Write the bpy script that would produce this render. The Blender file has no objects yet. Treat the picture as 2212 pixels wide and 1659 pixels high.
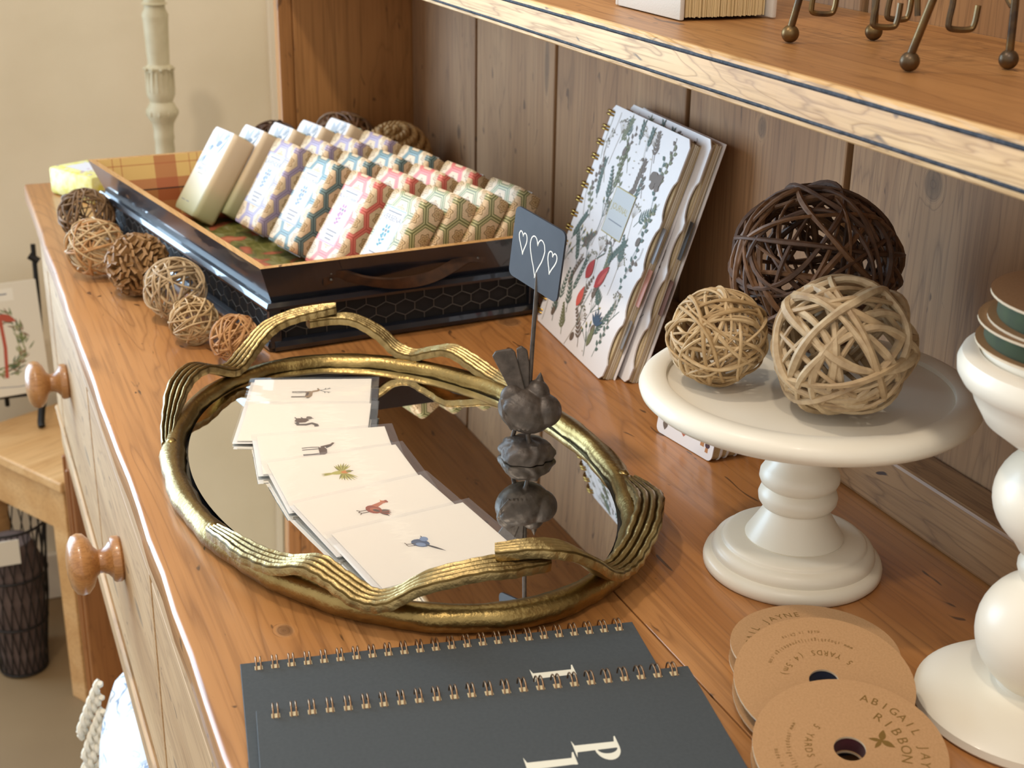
import bpy, bmesh, math, random
from mathutils import Vector as V, Matrix as M, noise
PI = math.pi
sc = bpy.context.scene
COL = sc.collection

# ---------------------------------------------------------------- camera
cam_d = bpy.data.cameras.new('camera'); cam = bpy.data.objects.new('camera', cam_d); COL.objects.link(cam)
cam_d.sensor_width = 36.0; cam_d.lens = 3050.0 / 2212.0 * 36.0; cam_d.clip_start = .02
_X = V((0.3750289, 0.34107888, -0.86198522)); _Y = V((0.92690338, -0.12366231, 0.35434129)); _Z = V((0.01426324, -0.93186524, -0.36252411))
right = V((_X[0], _Y[0], _Z[0])); up = -V((_X[1], _Y[1], _Z[1])); back = -V((_X[2], _Y[2], _Z[2]))
mw = M((right, up, back)).transposed().to_4x4(); mw.translation = V((1.852, -.0911, .42))
cam.matrix_world = mw
sc.camera = cam
cam_d.dof.use_dof = True; cam_d.dof.focus_distance = .90; cam_d.dof.aperture_fstop = 16.0

# ---------------------------------------------------------------- light
sc.view_settings.view_transform = 'Standard'; sc.view_settings.look = 'None'
sc.view_settings.exposure = 0.0; sc.view_settings.gamma = 1.0; sc.view_settings.use_curve_mapping = False
w = bpy.data.worlds.new('room_light'); sc.world = w; w.use_nodes = True
w.node_tree.nodes['Background'].inputs[0].default_value = (1.0, .955, .90, 1)
w.node_tree.nodes['Background'].inputs[1].default_value = 1.03

def aim(o, target):
    o.rotation_euler = (V(target) - o.location).to_track_quat('-Z', 'Y').to_euler()

def area(name, loc, target, sx, sy, power, col):
    d = bpy.data.lights.new(name, 'AREA'); d.shape = 'RECTANGLE'; d.size = sx; d.size_y = sy; d.energy = power; d.color = col
    o = bpy.data.objects.new(name, d); COL.objects.link(o); o.location = loc; aim(o, target); return o

def spot(name, loc, target, power, col, size=.06, angle=70):
    d = bpy.data.lights.new(name, 'SPOT'); d.energy = power; d.color = col; d.shadow_soft_size = size
    d.spot_size = math.radians(angle); d.spot_blend = .6
    o = bpy.data.objects.new(name, d); COL.objects.link(o); o.location = loc; aim(o, target); return o

area('window_daylight', (-.535, -1.05, .35), (1.0, -1.05, .35), 1.4, 1.5, 58, (.53, .76, 1.0))
WARM = (1.0, .86, .70)
spot('ceiling_spot_near', (2.15, -.42, 1.75), (1.35, .22, .0), 28, WARM, .05, 62)
spot('ceiling_spot_middle', (1.05, -.44, 1.75), (1.20, .28, .0), 31, WARM, .05, 62)
spot('ceiling_spot_far', (.95, -.40, 1.75), (.20, .30, .0), 40, WARM, .05, 62)

# ---------------------------------------------------------------- helpers
def lin(c):
    if isinstance(c, str):
        c = tuple(int(c[i:i + 2], 16) / 255 for i in (0, 2, 4))
    return tuple(((x / 12.92) if x <= .04045 else ((x + .055) / 1.055) ** 2.4) for x in c[:3]) + (1.0,)

class NT:
    def __init__(s, name):
        s.m = bpy.data.materials.new(name); s.m.use_nodes = True; s.t = s.m.node_tree
        s.b = s.t.nodes['Principled BSDF']; s.out = s.t.nodes['Material Output']
    def n(s, typ, ins=None, **kw):
        nd = s.t.nodes.new(typ)
        for k, v in kw.items(): setattr(nd, k, v)
        for k, v in (ins or {}).items(): s.i(nd, k, v)
        return nd
    def i(s, nd, k, v):
        if isinstance(v, bpy.types.NodeSocket): s.t.links.new(v, nd.inputs[k])
        elif isinstance(v, bpy.types.Node): s.t.links.new(v.outputs[0], nd.inputs[k])
        else: nd.inputs[k].default_value = v
    def math(s, op, a, b=None, c=None, clamp=False):
        nd = s.n('ShaderNodeMath', operation=op, use_clamp=clamp)
        for k, v in ((0, a), (1, b), (2, c)):
            if v is not None: s.i(nd, k, v)
        return nd.outputs[0]
    def vmath(s, op, a, b=None, out=0):
        nd = s.n('ShaderNodeVectorMath', operation=op)
        s.i(nd, 0, a)
        if b is not None: s.i(nd, 1, b)
        return nd.outputs[out]
    def ramp(s, fac, stops, interp='LINEAR'):
        nd = s.n('ShaderNodeValToRGB', {0: fac}); r = nd.color_ramp; r.interpolation = interp
        while len(r.elements) < len(stops): r.elements.new(.5)
        for e, (p, c) in zip(r.elements, stops):
            e.position = p; e.color = lin(c) if not isinstance(c, (int, float)) else (c, c, c, 1)
        return nd.outputs[0]
    def mix(s, fac, a, b, blend='MIX'):
        nd = s.n('ShaderNodeMix', data_type='RGBA', blend_type=blend)
        s.i(nd, 0, fac); s.i(nd, 6, a); s.i(nd, 7, b); return nd.outputs[2]
    def bump(s, h, strength=.2, dist=.001):
        nd = s.n('ShaderNodeBump', {'Strength': strength, 'Distance': dist, 'Height': h}); s.i(s.b, 'Normal', nd.outputs[0])
    def noise(s, vec, scale, detail=3, rough=.5, dist=0):
        return s.n('ShaderNodeTexNoise', {'Vector': vec, 'Scale': scale, 'Detail': detail, 'Roughness': rough, 'Distortion': dist}).outputs[0]
    def objco(s, rnd=True):
        c = s.n('ShaderNodeTexCoord').outputs['Object']
        if rnd:
            r = s.n('ShaderNodeObjectInfo').outputs['Random']
            o = s.vmath('MULTIPLY', s.n('ShaderNodeCombineXYZ', {0: r, 1: r, 2: r}).outputs[0], (9.1, 7.3, 5.7))
            c = s.vmath('ADD', c, o)
        return c

def plain(name, col, rough=.5, metal=0.0, nz=None, bump=None, spec=.5, coat=0.0, sheen=0.0):
    """nz = (scale, second colour, amount), bump = (scale, strength, distance)"""
    t = NT(name); c = lin(col)
    t.b.inputs['Roughness'].default_value = rough; t.b.inputs['Metallic'].default_value = metal
    t.b.inputs['Specular IOR Level'].default_value = spec; t.b.inputs['Coat Weight'].default_value = coat
    t.b.inputs['Sheen Weight'].default_value = sheen
    co = t.n('ShaderNodeTexCoord').outputs['Object']
    if nz:
        f = t.noise(co, nz[0], 4); f = t.ramp(f, [(.5 - .5 * nz[2] * .5, 0.0), (.5 + .25 * nz[2] + .05, 1.0)])
        t.i(t.b, 'Base Color', t.mix(f, c, lin(nz[1])))
    else: t.b.inputs['Base Color'].default_value = c
    if bump: t.bump(t.noise(co, bump[0], 4), bump[1], bump[2])
    return t.m

def wood(name, cols, axis=0, s=1.0, rough=.42, knots=(), specks=.5, lines=.5, coat=.0, rnd=True, fine=.35, vary=.0):
    t = NT(name); co0 = t.objco(False); co = t.objco(rnd)
    warp = None
    for (k, rad, st) in knots:
        sc3 = [1 / rad] * 3; sc3[axis] = 1 / (rad * st)
        d = t.vmath('LENGTH', t.vmath('MULTIPLY', t.vmath('SUBTRACT', co0, k), tuple(sc3)), out=1)
        g = t.ramp(d, [(.0, 1.0), (.45, .75), (.75, .12), (1.0, 0.0)], 'EASE')
        warp = g if warp is None else t.math('MAXIMUM', warp, g)
    sv = [9.0 * s] * 3; sv[axis] = .9 * s
    v1 = t.vmath('MULTIPLY', co, tuple(sv))
    n1 = t.noise(v1, 1.6, 4, .5, .7)
    if warp is not None: n1 = t.math('ADD', n1, t.math('MULTIPLY', warp, .35))
    base = t.ramp(n1, [(.28, cols[0]), (.48, cols[1]), (.68, cols[2])])
    rings = t.math('ABSOLUTE', t.math('SINE', t.math('MULTIPLY', n1, 44.0)))
    rl = t.ramp(rings, [(.0, 1.0), (.22, .35), (.55, 0.0)])
    base = t.mix(t.math('MULTIPLY', rl, lines), base, lin(cols[3]))
    fv = [330.0 * s] * 3; fv[axis] = 9.0 * s
    n2 = t.noise(t.vmath('MULTIPLY', co, tuple(fv)), 1.0, 3)
    fl = t.ramp(n2, [(.36, 1.0), (.52, 0.0)])
    base = t.mix(t.math('MULTIPLY', fl, fine), base, lin(cols[3]))
    big = t.noise(co, 5.0, 2)
    base = t.mix(t.ramp(big, [(.35, 0.0), (.7, .35)]), base, lin(cols[0]))
    if warp is not None:
        base = t.mix(t.ramp(warp, [(.3, 0.0), (.85, .6)]), base, lin(cols[4] if len(cols) > 4 else '2a1a10'))
    if specks > 0:
        pv = [70.0] * 3; pv[axis] = 26.0
        n3 = t.noise(t.vmath('MULTIPLY', co, tuple(pv)), 1.0, 1, .4, 1.5)
        sp = t.ramp(n3, [(.72, 0.0), (.76, 1.0)])
        base = t.mix(t.math('MULTIPLY', sp, specks), base, lin('3a2415'))
    if vary > 0:
        rv = t.n('ShaderNodeObjectInfo').outputs['Random']
        base = t.mix(t.math('MULTIPLY', rv, vary), base, lin(cols[0]), 'MULTIPLY'); base = t.mix(t.math('MULTIPLY', t.math('SUBTRACT', 1.0, rv), vary * .5), base, lin(cols[2]))
    t.i(t.b, 'Base Color', base)
    t.b.inputs['Roughness'].default_value = rough; t.b.inputs['Coat Weight'].default_value = coat
    t.b.inputs['Coat Roughness'].default_value = .12
    h = t.math('SUBTRACT', t.math('MULTIPLY', n2, .6), t.math('MULTIPLY', rl, .4))
    t.bump(h, .22, .0008)
    return t.m

_bev = {}
def bevbox(sx, sy, sz, b, seg=2):
    k = (round(sx, 5), round(sy, 5), round(sz, 5), b, seg)
    if k not in _bev:
        bm = bmesh.new(); bmesh.ops.create_cube(bm, size=1)
        for v in bm.verts: v.co = V((v.co.x * sx, v.co.y * sy, v.co.z * sz))
        if b > 0: bmesh.ops.bevel(bm, geom=bm.edges[:], offset=b, segments=seg, profile=.5, affect='EDGES')
        bm.verts.index_update()
        _bev[k] = ([v.co.copy() for v in bm.verts], [[v.index for v in f.verts] for f in bm.faces]); bm.free()
    return _bev[k]

def T(x, y, z): return M.Translation((x, y, z))
def Rz(a): return M.Rotation(math.radians(a), 4, 'Z')
def Rx(a): return M.Rotation(math.radians(a), 4, 'X')
def Ry(a): return M.Rotation(math.radians(a), 4, 'Y')

class MB:
    def __init__(s): s.v = []; s.f = []; s.m = []
    def add(s, vs, fs, mi=0, mat=None):
        o = len(s.v)
        s.v += [(mat @ V(p)) if mat is not None else V(p) for p in vs]
        s.f += [[i + o for i in f] for f in fs]; s.m += [mi] * len(fs); return s
    def box(s, lo, hi, b=0, mi=0, mat=None, seg=2):
        vs, fs = bevbox(hi[0] - lo[0], hi[1] - lo[1], hi[2] - lo[2], b, seg)
        c = V([(a + d) / 2 for a, d in zip(lo, hi)]); m = M.Translation(c)
        return s.add(vs, fs, mi, (mat @ m) if mat is not None else m)
    def lathe(s, prof, seg=48, mi=0, mat=None):
        vs, fs, rings = [], [], []
        for r, z in prof:
            if r < 1e-6: rings.append([len(vs)]); vs.append((0, 0, z))
            else:
                rings.append(list(range(len(vs), len(vs) + seg)))
                vs += [(r * math.cos(2 * PI * k / seg), r * math.sin(2 * PI * k / seg), z) for k in range(seg)]
        for a, b in zip(rings, rings[1:]):
            for k in range(seg):
                k2 = (k + 1) % seg
                if len(a) == 1 and len(b) == 1: continue
                if len(a) == 1: fs.append([a[0], b[k2], b[k]])
                elif len(b) == 1: fs.append([a[k], a[k2], b[0]])
                else: fs.append([a[k], a[k2], b[k2], b[k]])
        return s.add(vs, fs, mi, mat)
    def tube(s, pts, r, seg=8, closed=False, mi=0, mat=None, flat=1.0):
        pts = [V(p) for p in pts]; n = len(pts)
        rr = r if isinstance(r, (list, tuple)) else [r] * n
        tg = []
        for k in range(n):
            a = pts[(k - 1) % n] if (closed or k > 0) else pts[k]
            b = pts[(k + 1) % n] if (closed or k < n - 1) else pts[k]
            tg.append((b - a).normalized())
        nv = tg[0].orthogonal().normalized(); vs, fs = [], []
        for k in range(n):
            nv = (nv - tg[k] * nv.dot(tg[k])).normalized(); bn = tg[k].cross(nv)
            for q in range(seg):
                a = 2 * PI * q / seg
                vs.append(pts[k] + nv * math.cos(a) * rr[k] + bn * math.sin(a) * rr[k] * flat)
        for k in range(n if closed else n - 1):
            for q in range(seg):
                k2 = (k + 1) % n; q2 = (q + 1) % seg
                fs.append([k * seg + q, k * seg + q2, k2 * seg + q2, k2 * seg + q])
        if not closed:
            fs.append(list(range(seg))[::-1]); fs.append([(n - 1) * seg + q for q in range(seg)])
        return s.add(vs, fs, mi, mat)
    def sphere(s, c, r, seg=16, rings=10, mi=0, sc3=(1, 1, 1), rot=None):
        prof = [(math.sin(PI * k / rings) * r if 0 < k < rings else 0, -math.cos(PI * k / rings) * r) for k in range(rings + 1)]
        m = M.Translation(c) @ (rot if rot is not None else M.Identity(4)) @ M.Diagonal((sc3[0], sc3[1], sc3[2], 1))
        return s.lathe(prof, seg, mi, m)
    def prism(s, pts, z0, z1, mi=0, mat=None):
        n = len(pts)
        ar = sum(pts[k][0] * pts[(k + 1) % n][1] - pts[(k + 1) % n][0] * pts[k][1] for k in range(n))
        if ar < 0: pts = pts[::-1]
        vs = [(x, y, z0) for x, y in pts] + [(x, y, z1) for x, y in pts]
        fs = [list(range(n))[::-1], list(range(n, 2 * n))] + [[k, (k + 1) % n, n + (k + 1) % n, n + k] for k in range(n)]
        return s.add(vs, fs, mi, mat)
    def build(s, name, mats, parent=None, smooth=True, world=False, **kw):
        me = bpy.data.meshes.new(name)
        off = parent.location if (world and parent is not None) else V((0, 0, 0))
        me.from_pydata([tuple(p - off) for p in s.v], [], s.f)
        mats = mats if isinstance(mats, (list, tuple)) else [mats]
        for m in mats: me.materials.append(m)
        for p, mi in zip(me.polygons, s.m): p.material_index = mi
        if smooth: me.shade_smooth(); me.set_sharp_from_angle(angle=math.radians(38))
        return link(name, me, parent, **kw)

def link(name, me, parent=None, label=None, cat=None, group=None, kind=None, mat=None):
    o = bpy.data.objects.new(name, me); COL.objects.link(o)
    if parent is not None: o.parent = parent
    if mat is not None: o.matrix_basis = mat
    tag(o, label, cat, group, kind); return o

def tag(o, label=None, cat=None, group=None, kind=None):
    if label: o['label'] = label
    if cat: o['category'] = cat
    if group: o['group'] = group
    if kind: o['kind'] = kind

def thing(name, label, cat, loc=(0, 0, 0), rot=None, group=None):
    o = link(name, None, None, label, cat, group)
    o.location = loc; o.empty_display_size = .02
    if rot is not None: o.rotation_euler = rot.to_euler()
    return o

_txt = {}
def text2d(body, size):
    if body not in _txt:
        c = bpy.data.curves.new('t', 'FONT'); c.body = body; c.size = 1; c.align_x = 'CENTER'; c.align_y = 'CENTER'; c.resolution_u = 3
        o = bpy.data.objects.new('t', c); COL.objects.link(o)
        dg = bpy.context.evaluated_depsgraph_get(); me = bpy.data.meshes.new_from_object(o.evaluated_get(dg))
        _txt[body] = ([v.co.copy() for v in me.vertices], [list(p.vertices) for p in me.polygons])
        bpy.data.objects.remove(o); bpy.data.curves.remove(c); bpy.data.meshes.remove(me)
    vs, fs = _txt[body]
    return [v * size for v in vs], fs

class Print:
    """flat printing ink on a plane: x to the right, y up, z out of the paper (metres)"""
    def __init__(s): s.mb = MB(); s.k = 0; s.mats = []
    def mi(s, m):
        if m not in s.mats: s.mats.append(m)
        return s.mats.index(m)
    def z(s): s.k += 1; return .00006 + s.k * .0000005
    def poly(s, pts, m):
        n = len(pts); ar = sum(pts[k][0] * pts[(k + 1) % n][1] - pts[(k + 1) % n][0] * pts[k][1] for k in range(n))
        if ar < 0: pts = pts[::-1]
        z = s.z(); s.mb.add([(x, y, z) for x, y in pts], [list(range(n))], s.mi(m))
    def line(s, pts, wd, m, taper=0.0):
        z = s.z(); vs, fs = [], []; n = len(pts)
        for k, (x, y) in enumerate(pts):
            a = pts[max(k - 1, 0)]; b = pts[min(k + 1, n - 1)]
            d = V((b[0] - a[0], b[1] - a[1])); d = d.normalized() if d.length > 0 else V((1, 0))
            ww = wd / 2 * (1 - taper * k / max(n - 1, 1))
            vs += [(x - d.y * ww, y + d.x * ww, z), (x + d.y * ww, y - d.x * ww, z)]
        for k in range(n - 1): fs.append([2 * k, 2 * k + 1, 2 * k + 3, 2 * k + 2])
        s.mb.add(vs, fs, s.mi(m))
    def ell(s, cx, cy, rx, ry, m, a=0, n=14):
        ca, sa = math.cos(a), math.sin(a)
        s.poly([(cx + rx * math.cos(2 * PI * k / n) * ca - ry * math.sin(2 * PI * k / n) * sa,
                 cy + rx * math.cos(2 * PI * k / n) * sa + ry * math.sin(2 * PI * k / n) * ca) for k in range(n)], m)
    def leaf(s, x, y, a, ln, wd, m, tooth=0):
        ca, sa = math.cos(a), math.sin(a); L, R = [], []; n = 6
        for k in range(n + 1):
            t = k / n; hw = wd / 2 * math.sin(PI * t ** .8) * (1 - (tooth * (k % 2)))
            L.append((x + ca * ln * t - sa * hw, y + sa * ln * t + ca * hw)); R.append((x + ca * ln * t + sa * hw, y + sa * ln * t - ca * hw))
        s.poly(L[:-1] + [L[-1]] + R[1:-1][::-1], m)
    def text(s, body, x, y, size, m, a=0.0, sx=1.0):
        vs, fs = text2d(body, size); z = s.z()
        mt = T(x, y, z) @ M.Rotation(a, 4, 'Z') @ M.Diagonal((sx, 1, 1, 1))
        s.mb.add(vs, fs, s.mi(m), mt)
    def rect(s, x0, y0, x1, y1, m): s.poly([(x0, y0), (x1, y0), (x1, y1), (x0, y1)], m)
    def frame(s, x0, y0, x1, y1, wd, m):
        s.line([(x0, y0), (x1, y0)], wd, m); s.line([(x1, y0), (x1, y1)], wd, m); s.line([(x1, y1), (x0, y1)], wd, m); s.line([(x0, y1), (x0, y0)], wd, m)
    def build(s, name, parent, mat, **kw): return s.mb.build(name, s.mats, parent, smooth=False, mat=mat, **kw)

def catmull(P, n):
    out = []; P = [V(p) for p in P]; Q = [P[0] * 2 - P[1]] + P + [P[-1] * 2 - P[-2]]
    for i in range(len(P) - 1):
        a, b, c, d = Q[i:i + 4]
        for k in range(n):
            t = k / n
            out.append(.5 * ((2 * b) + (c - a) * t + (2 * a - 5 * b + 4 * c - d) * t * t + (3 * b - a - 3 * c + d) * t ** 3))
    out.append(P[-1]); return out

# ---------------------------------------------------------------- materials
PINE = ['b5743c', 'c48548', 'd29a5e', '8a4f24', '3c1f10']
TOPW = ['9a6434', 'b27a44', 'c08b57', '704522', '3a1d0e']
GREYW = ['8c6744', 'a57e56', 'b89268', '5c412b', '2e1e14']
SIDEW = ['9c6837', 'b27c46', 'c08a52', '70491f', '3a2010']
EDGEW = ['c9a06a', 'd9b47e', 'e3c593', '9a7240', '4a3520']
FRONTW = ['a8855c', 'b8966c', 'c8a87e', '7d5d3c', '4a3a2c']
m_top = wood('honey_pine_top', TOPW, 0, .8, .36, knots=[((.7052 - .9, .3766 - .25, .9), .018, 1.2), ((.70 - .9, .185 - .25, .9), .008, 1.8), ((1.165 - .9, .055 - .25, .9), .008, 1.4)], specks=.8, lines=.45, coat=.32, rnd=False)
m_board = wood('weathered_pine_board', GREYW, 2, 1.0, .72, knots=[((.2421 - .9, .015, .082), .011, 1.5), ((.1287 - .9, .015, .07), .005, 4.5), ((.9221 - .9, .015, .2134), .011, 1.4), ((.5063 - .9, .015, .200), .011, 5.0), ((1.13 - .9, .015, .215), .016, 1.2)], specks=.7, lines=.45, rnd=False, vary=.35)
m_side = wood('warm_pine_panel', SIDEW, 2, .9, .45, specks=.6, lines=.35)
m_rail = wood('scuffed_pine_rail', GREYW[:1] + ['a07c56', 'ab8760', '5a3f29', '2a1b12'], 0, 1.2, .5, specks=1.0, lines=.5)
m_shelf = wood('pine_shelf', ['8a5c32', '9e6e3e', 'ae7e4c', '653d1a', '3a2010'], 0, 1.0, .4, specks=.7, lines=.45)
m_edge = wood('raw_pine_edge', EDGEW, 0, 1.6, .55, specks=.7, lines=.8, fine=.5)
m_front = wood('pale_pine_front', FRONTW, 0, 1.0, .62, knots=[((.42 - .9, .012 - .25, .70), .010, 5.0), ((.60 - .9, .012 - .25, .64), .008, 6.0), ((.80 - .9, .012 - .25, .72), .009, 5.0), ((.98 - .9, .012 - .25, .68), .010, 5.0), ((.30 - .9, .012 - .25, .76), .008, 5.0)], specks=.6, lines=.45)
m_leg = wood('brown_pine_leg', ['84522a', '976233', 'a8723f', '5f3818'], 2, 1.0, .42, specks=.3, lines=.3)
m_knob = wood('turned_pine_knob', ['9c6a3c', 'ae7c49', 'bd8c5a', '7c5028'], 1, 2.0, .32, specks=.5, lines=.5, coat=.25)
m_table = wood('light_oak', ['bd8c55', 'cb9c65', 'd8ae79', 'a0713f'], 1, 1.0, .4, specks=0, lines=.4)
m_black = plain('black_inlay', '2b2c33', .7, nz=(300, '55545a', .6))
m_gap = plain('dark_gap', '120b07', .9)
m_wall = plain('cream_plaster', 'e9ddc4', .85, bump=(14, .22, .010), nz=(4, 'ded2b8', .6))
m_floor = plain('brown_floor', '7d6444', .55, nz=(3, '8b7250', .8))
m_trim = plain('cream_trim', 'e4d9c4', .6)

def hexmat(name, line, line2, sheen):
    t = NT(name); uv = t.n('ShaderNodeUVMap').outputs[0]
    S = 1 / .0270
    sw0 = t.n('ShaderNodeSeparateXYZ', {0: uv})
    p = t.vmath('MULTIPLY', t.n('ShaderNodeCombineXYZ', {0: sw0.outputs[1], 1: sw0.outputs[0]}).outputs[0], (S, S, 0))
    r = (1.0, 1.7320508, 1.0); h = (.5, .8660254, .5)
    a = t.vmath('SUBTRACT', t.vmath('MODULO', t.vmath('ADD', p, (20, 17.320508 * 2, .5)), r), h)
    b = t.vmath('SUBTRACT', t.vmath('MODULO', t.vmath('ADD', p, (20.5, 17.320508 * 2 + .8660254, .5)), r), h)
    la = t.vmath('LENGTH', a, out=1); lb = t.vmath('LENGTH', b, out=1)
    pick = t.math('LESS_THAN', la, lb)
    nd = t.n('ShaderNodeMix', data_type='VECTOR'); t.i(nd, 0, pick); t.i(nd, 4, b); t.i(nd, 5, a); g = nd.outputs[1]
    ab = t.vmath('ABSOLUTE', g); sx = t.n('ShaderNodeSeparateXYZ', {0: ab})
    hd = t.math('MAXIMUM', t.vmath('DOT_PRODUCT', ab, (.5, .8660254, 0), out=1), sx.outputs[0])
    sg = t.n('ShaderNodeSeparateXYZ', {0: g})
    ang = t.math('ARCTAN2', sg.outputs[1], sg.outputs[0]); cs = t.math('COSINE', t.math('MULTIPLY', ang, 6.0))
    rad = t.vmath('LENGTH', g, out=1)
    fl = t.math('SUBTRACT', rad, t.math('MULTIPLY', cs, .035))
    inner = t.ramp(fl, [(.0, '8a6a35'), (.045, '8a6a35'), (.05, 'd8bd92'), (.10, 'd8bd92'), (.11, '8d6c3c'), (.14, '8d6c3c'), (.15, 'dcbf95'), (.19, 'dcbf95'), (.20, '7d6238'), (.225, '7d6238'), (.235, 'e0c7a2'), (1.0, 'e0c7a2')])
    dots = t.math('MULTIPLY', t.math('SINE', t.math('MULTIPLY', ang, 18.0)), t.math('SINE', t.math('MULTIPLY', rad, 75.0)))
    dm = t.math('MULTIPLY', t.ramp(dots, [(.45, 0.0), (.6, .55)]), t.ramp(rad, [(.26, 0.0), (.29, 1.0)]))
    inner = t.mix(dm, inner, lin('8a7c72'))
    border = t.ramp(hd, [(.385, 'e0c7a2'), (.39, line), (.43, line), (.435, line2), (.465, line2), (.47, line), (1.0, line)])
    bm = t.ramp(hd, [(.384, 0.0), (.388, 1.0)])
    c = t.mix(bm, inner, border)
    gold = t.noise(t.vmath('MULTIPLY', p, (1, 1, 1)), 1.2, 2)
    t.i(t.b, 'Base Color', c)
    t.b.inputs['Roughness'].default_value = .40; t.b.inputs['Metallic'].default_value = .08
    t.b.inputs['Coat Weight'].default_value = .10; t.b.inputs['Coat Roughness'].default_value = .15
    return t.m

# ================================================================ the setting
ZF = -.9
def struct(name, mb, m): o = mb.build(name, m, None, smooth=False); o['kind'] = 'structure'; return o
struct('floor', MB().box((-.75, -2.6, ZF - .05), (3.2, .70, ZF)), m_floor)
struct('wall_left', MB().box((-.72, -2.6, ZF), (-.58, .60, 1.9)), m_wall)
struct('wall_back', MB().box((-.58, .545, ZF), (3.2, .65, 1.9)), m_wall)
struct('baseboard_left', MB().box((-.58, -2.6, ZF), (-.565, .52, ZF + .09), .003), m_trim)
tr = MB().box((-.58, .448, ZF + .09), (-.565, .460, 1.9), .002).box((-.58, .464, ZF + .09), (-.572, .545, 1.9), .002)
struct('trim_1', tr, m_trim)

wn = MB()
for a, b in (((-.56, -1.84, -.49), (-.52, -1.80, 1.19)), ((-.56, -.30, -.49), (-.52, -.26, 1.19)), ((-.56, -1.80, 1.15), (-.52, -.30, 1.19)), ((-.56, -1.80, -.49), (-.52, -.30, -.45))): wn.box(a, b, .002)
for a, b in (((-.565, -1.06, -.45), (-.545, -1.04, 1.15)), ((-.565, -1.80, .34), (-.545, -.30, .36))): wn.box(a, b, .002)
win = struct('window_1', wn, m_trim)
t_ = NT('daylight_pane'); t_.b.inputs['Base Color'].default_value = (.6, .7, .8, 1); t_.b.inputs['Emission Color'].default_value = (.70, .86, 1, 1); t_.b.inputs['Emission Strength'].default_value = 1.2
for y0 in (-1.80, -1.04):
    for z0 in (-.45, .36): MB().box((-.572, y0, z0), (-.568, y0 + .74, z0 + .79)).build('pane', t_.m, win, smooth=False)
# ================================================================ the dresser
LX = 1.95
dr = thing('pine_dresser', 'honey pine dresser with turned knobs and worn plank top', 'dresser', (.9, .25, ZF))
def plank_top(y0, y1, fr):
    mb = MB(); N = 40; sec = []
    r = .008
    prof = [(y0 + r, -.026), (y0 + .002, -.026), (y0, -.020)] + [(y0 + .0036 - .0036 * math.cos(a_ * PI / 16), -.0036 + .0036 * math.sin(a_ * PI / 16)) for a_ in range(9)] + [(y1, 0), (y1, -.026)] if fr else [(y0, -.026), (y0, -.0003), (y0 + .0003, 0), (y1, 0), (y1, -.026)]
    vs, fs = [], []; n = len(prof); random.seed(5)
    for k in range(N + 1):
        x = LX * k / N - .0; j = random.uniform(-.0009, .0009)
        for (y, z) in prof: vs.append((x, y + (j if y < y0 + r and fr else 0), z))
    for k in range(N):
        for q in range(n): fs.append([k * n + q, (k + 1) * n + q, (k + 1) * n + (q + 1) % n, k * n + (q + 1) % n])
    fs.append(list(range(n))); fs.append([N * n + q for q in range(n)][::-1])
    mb.add(vs, fs); return mb
plank_top(0, .2478, True).build('top_plank', m_top, dr, world=True)
plank_top(.2492, .50, False).build('top_plank', m_top, dr, world=True)
MB().box((.01, .03, -.0285), (LX, .49, -.0262)).build('top_backing', m_gap, dr, smooth=False, world=True)
FY = .012
c = MB().box((0, FY, -.09), (LX, FY + .02, -.0266), .001).box((0, FY, -.358), (LX, FY + .02, -.302), .002)
c.build('front_rail', m_front, dr, smooth=False, world=True)
MB().tube([(0, FY - .001, -.304), (LX, FY - .001, -.304)], .003, 8).build('bead', m_front, dr, world=True)
seams = [(.085, .49), (.503, .893), (.907, 1.30), (1.315, 1.70)]
for x in (.0425, .4965, .9, 1.3075, 1.8):
    wd = {.0425: .0415, 1.8: .09}.get(x, .0062)
    MB().box((x - wd, FY + .0, -.302), (x + wd, FY + .02, -.09), .0008).build('stile', m_front, dr, smooth=False, world=True)
KP = [(0, 0), (.0185, 0), (.0205, .002), (.0205, .007), (.019, .009), (.0165, .0095), (.0155, .0105), (.0125, .013), (.0105, .017), (.0105, .020), (.0135, .023), (.021, .026), (.0265, .031), (.0275, .036), (.0255, .041), (.019, .045), (.009, .047), (0, .0475)]
for i, (a, b) in enumerate(seams):
    pull = .0005
    d = MB().box((a + .0022, FY + pull, -.2995), (b - .0022, FY + pull + .018, -.092), .0025)
    d.box((a + .01, FY + pull + .018, -.29), (b - .01, .40, -.10))
    dd = d.build('drawer', m_front, dr, smooth=False, world=True)
    kx = {0: .245, 1: .70}.get(i, (a + b) / 2); kz = -.178 if i == 0 else -.18
    k = MB().lathe(KP, 40, 0, T(kx, FY + pull, kz) @ Rx(90)); k.v = [p - dr.location for p in k.v]
    k.build('knob', m_knob, dd)
for (x0, y0) in ((.0, FY + .001), (LX - .08, FY + .001), (0, .42), (LX - .08, .42)):
    lg = MB().box((x0, y0, ZF), (x0 + .075, y0 + .065, -.3585 if y0 < .1 else -.0266), .003)
    if y0 < .1:
        lg.box((x0 + .008, y0 - .004, ZF), (x0 + .016, y0 + .002, -.37), .002).box((x0 + .058, y0 - .004, ZF), (x0 + .066, y0 + .002, -.37), .002)
    lg.build('leg', m_leg, dr, smooth=False, world=True)
MB().box((0, FY + .021, -.358), (.02, .419, -.0266)).build('side_panel', m_side, dr, smooth=False, world=True)
MB().box((.076, FY + .03, -.745), (LX - .081, .48, -.72), .003).build('lower_shelf', m_leg, dr, smooth=False, world=True)

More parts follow.
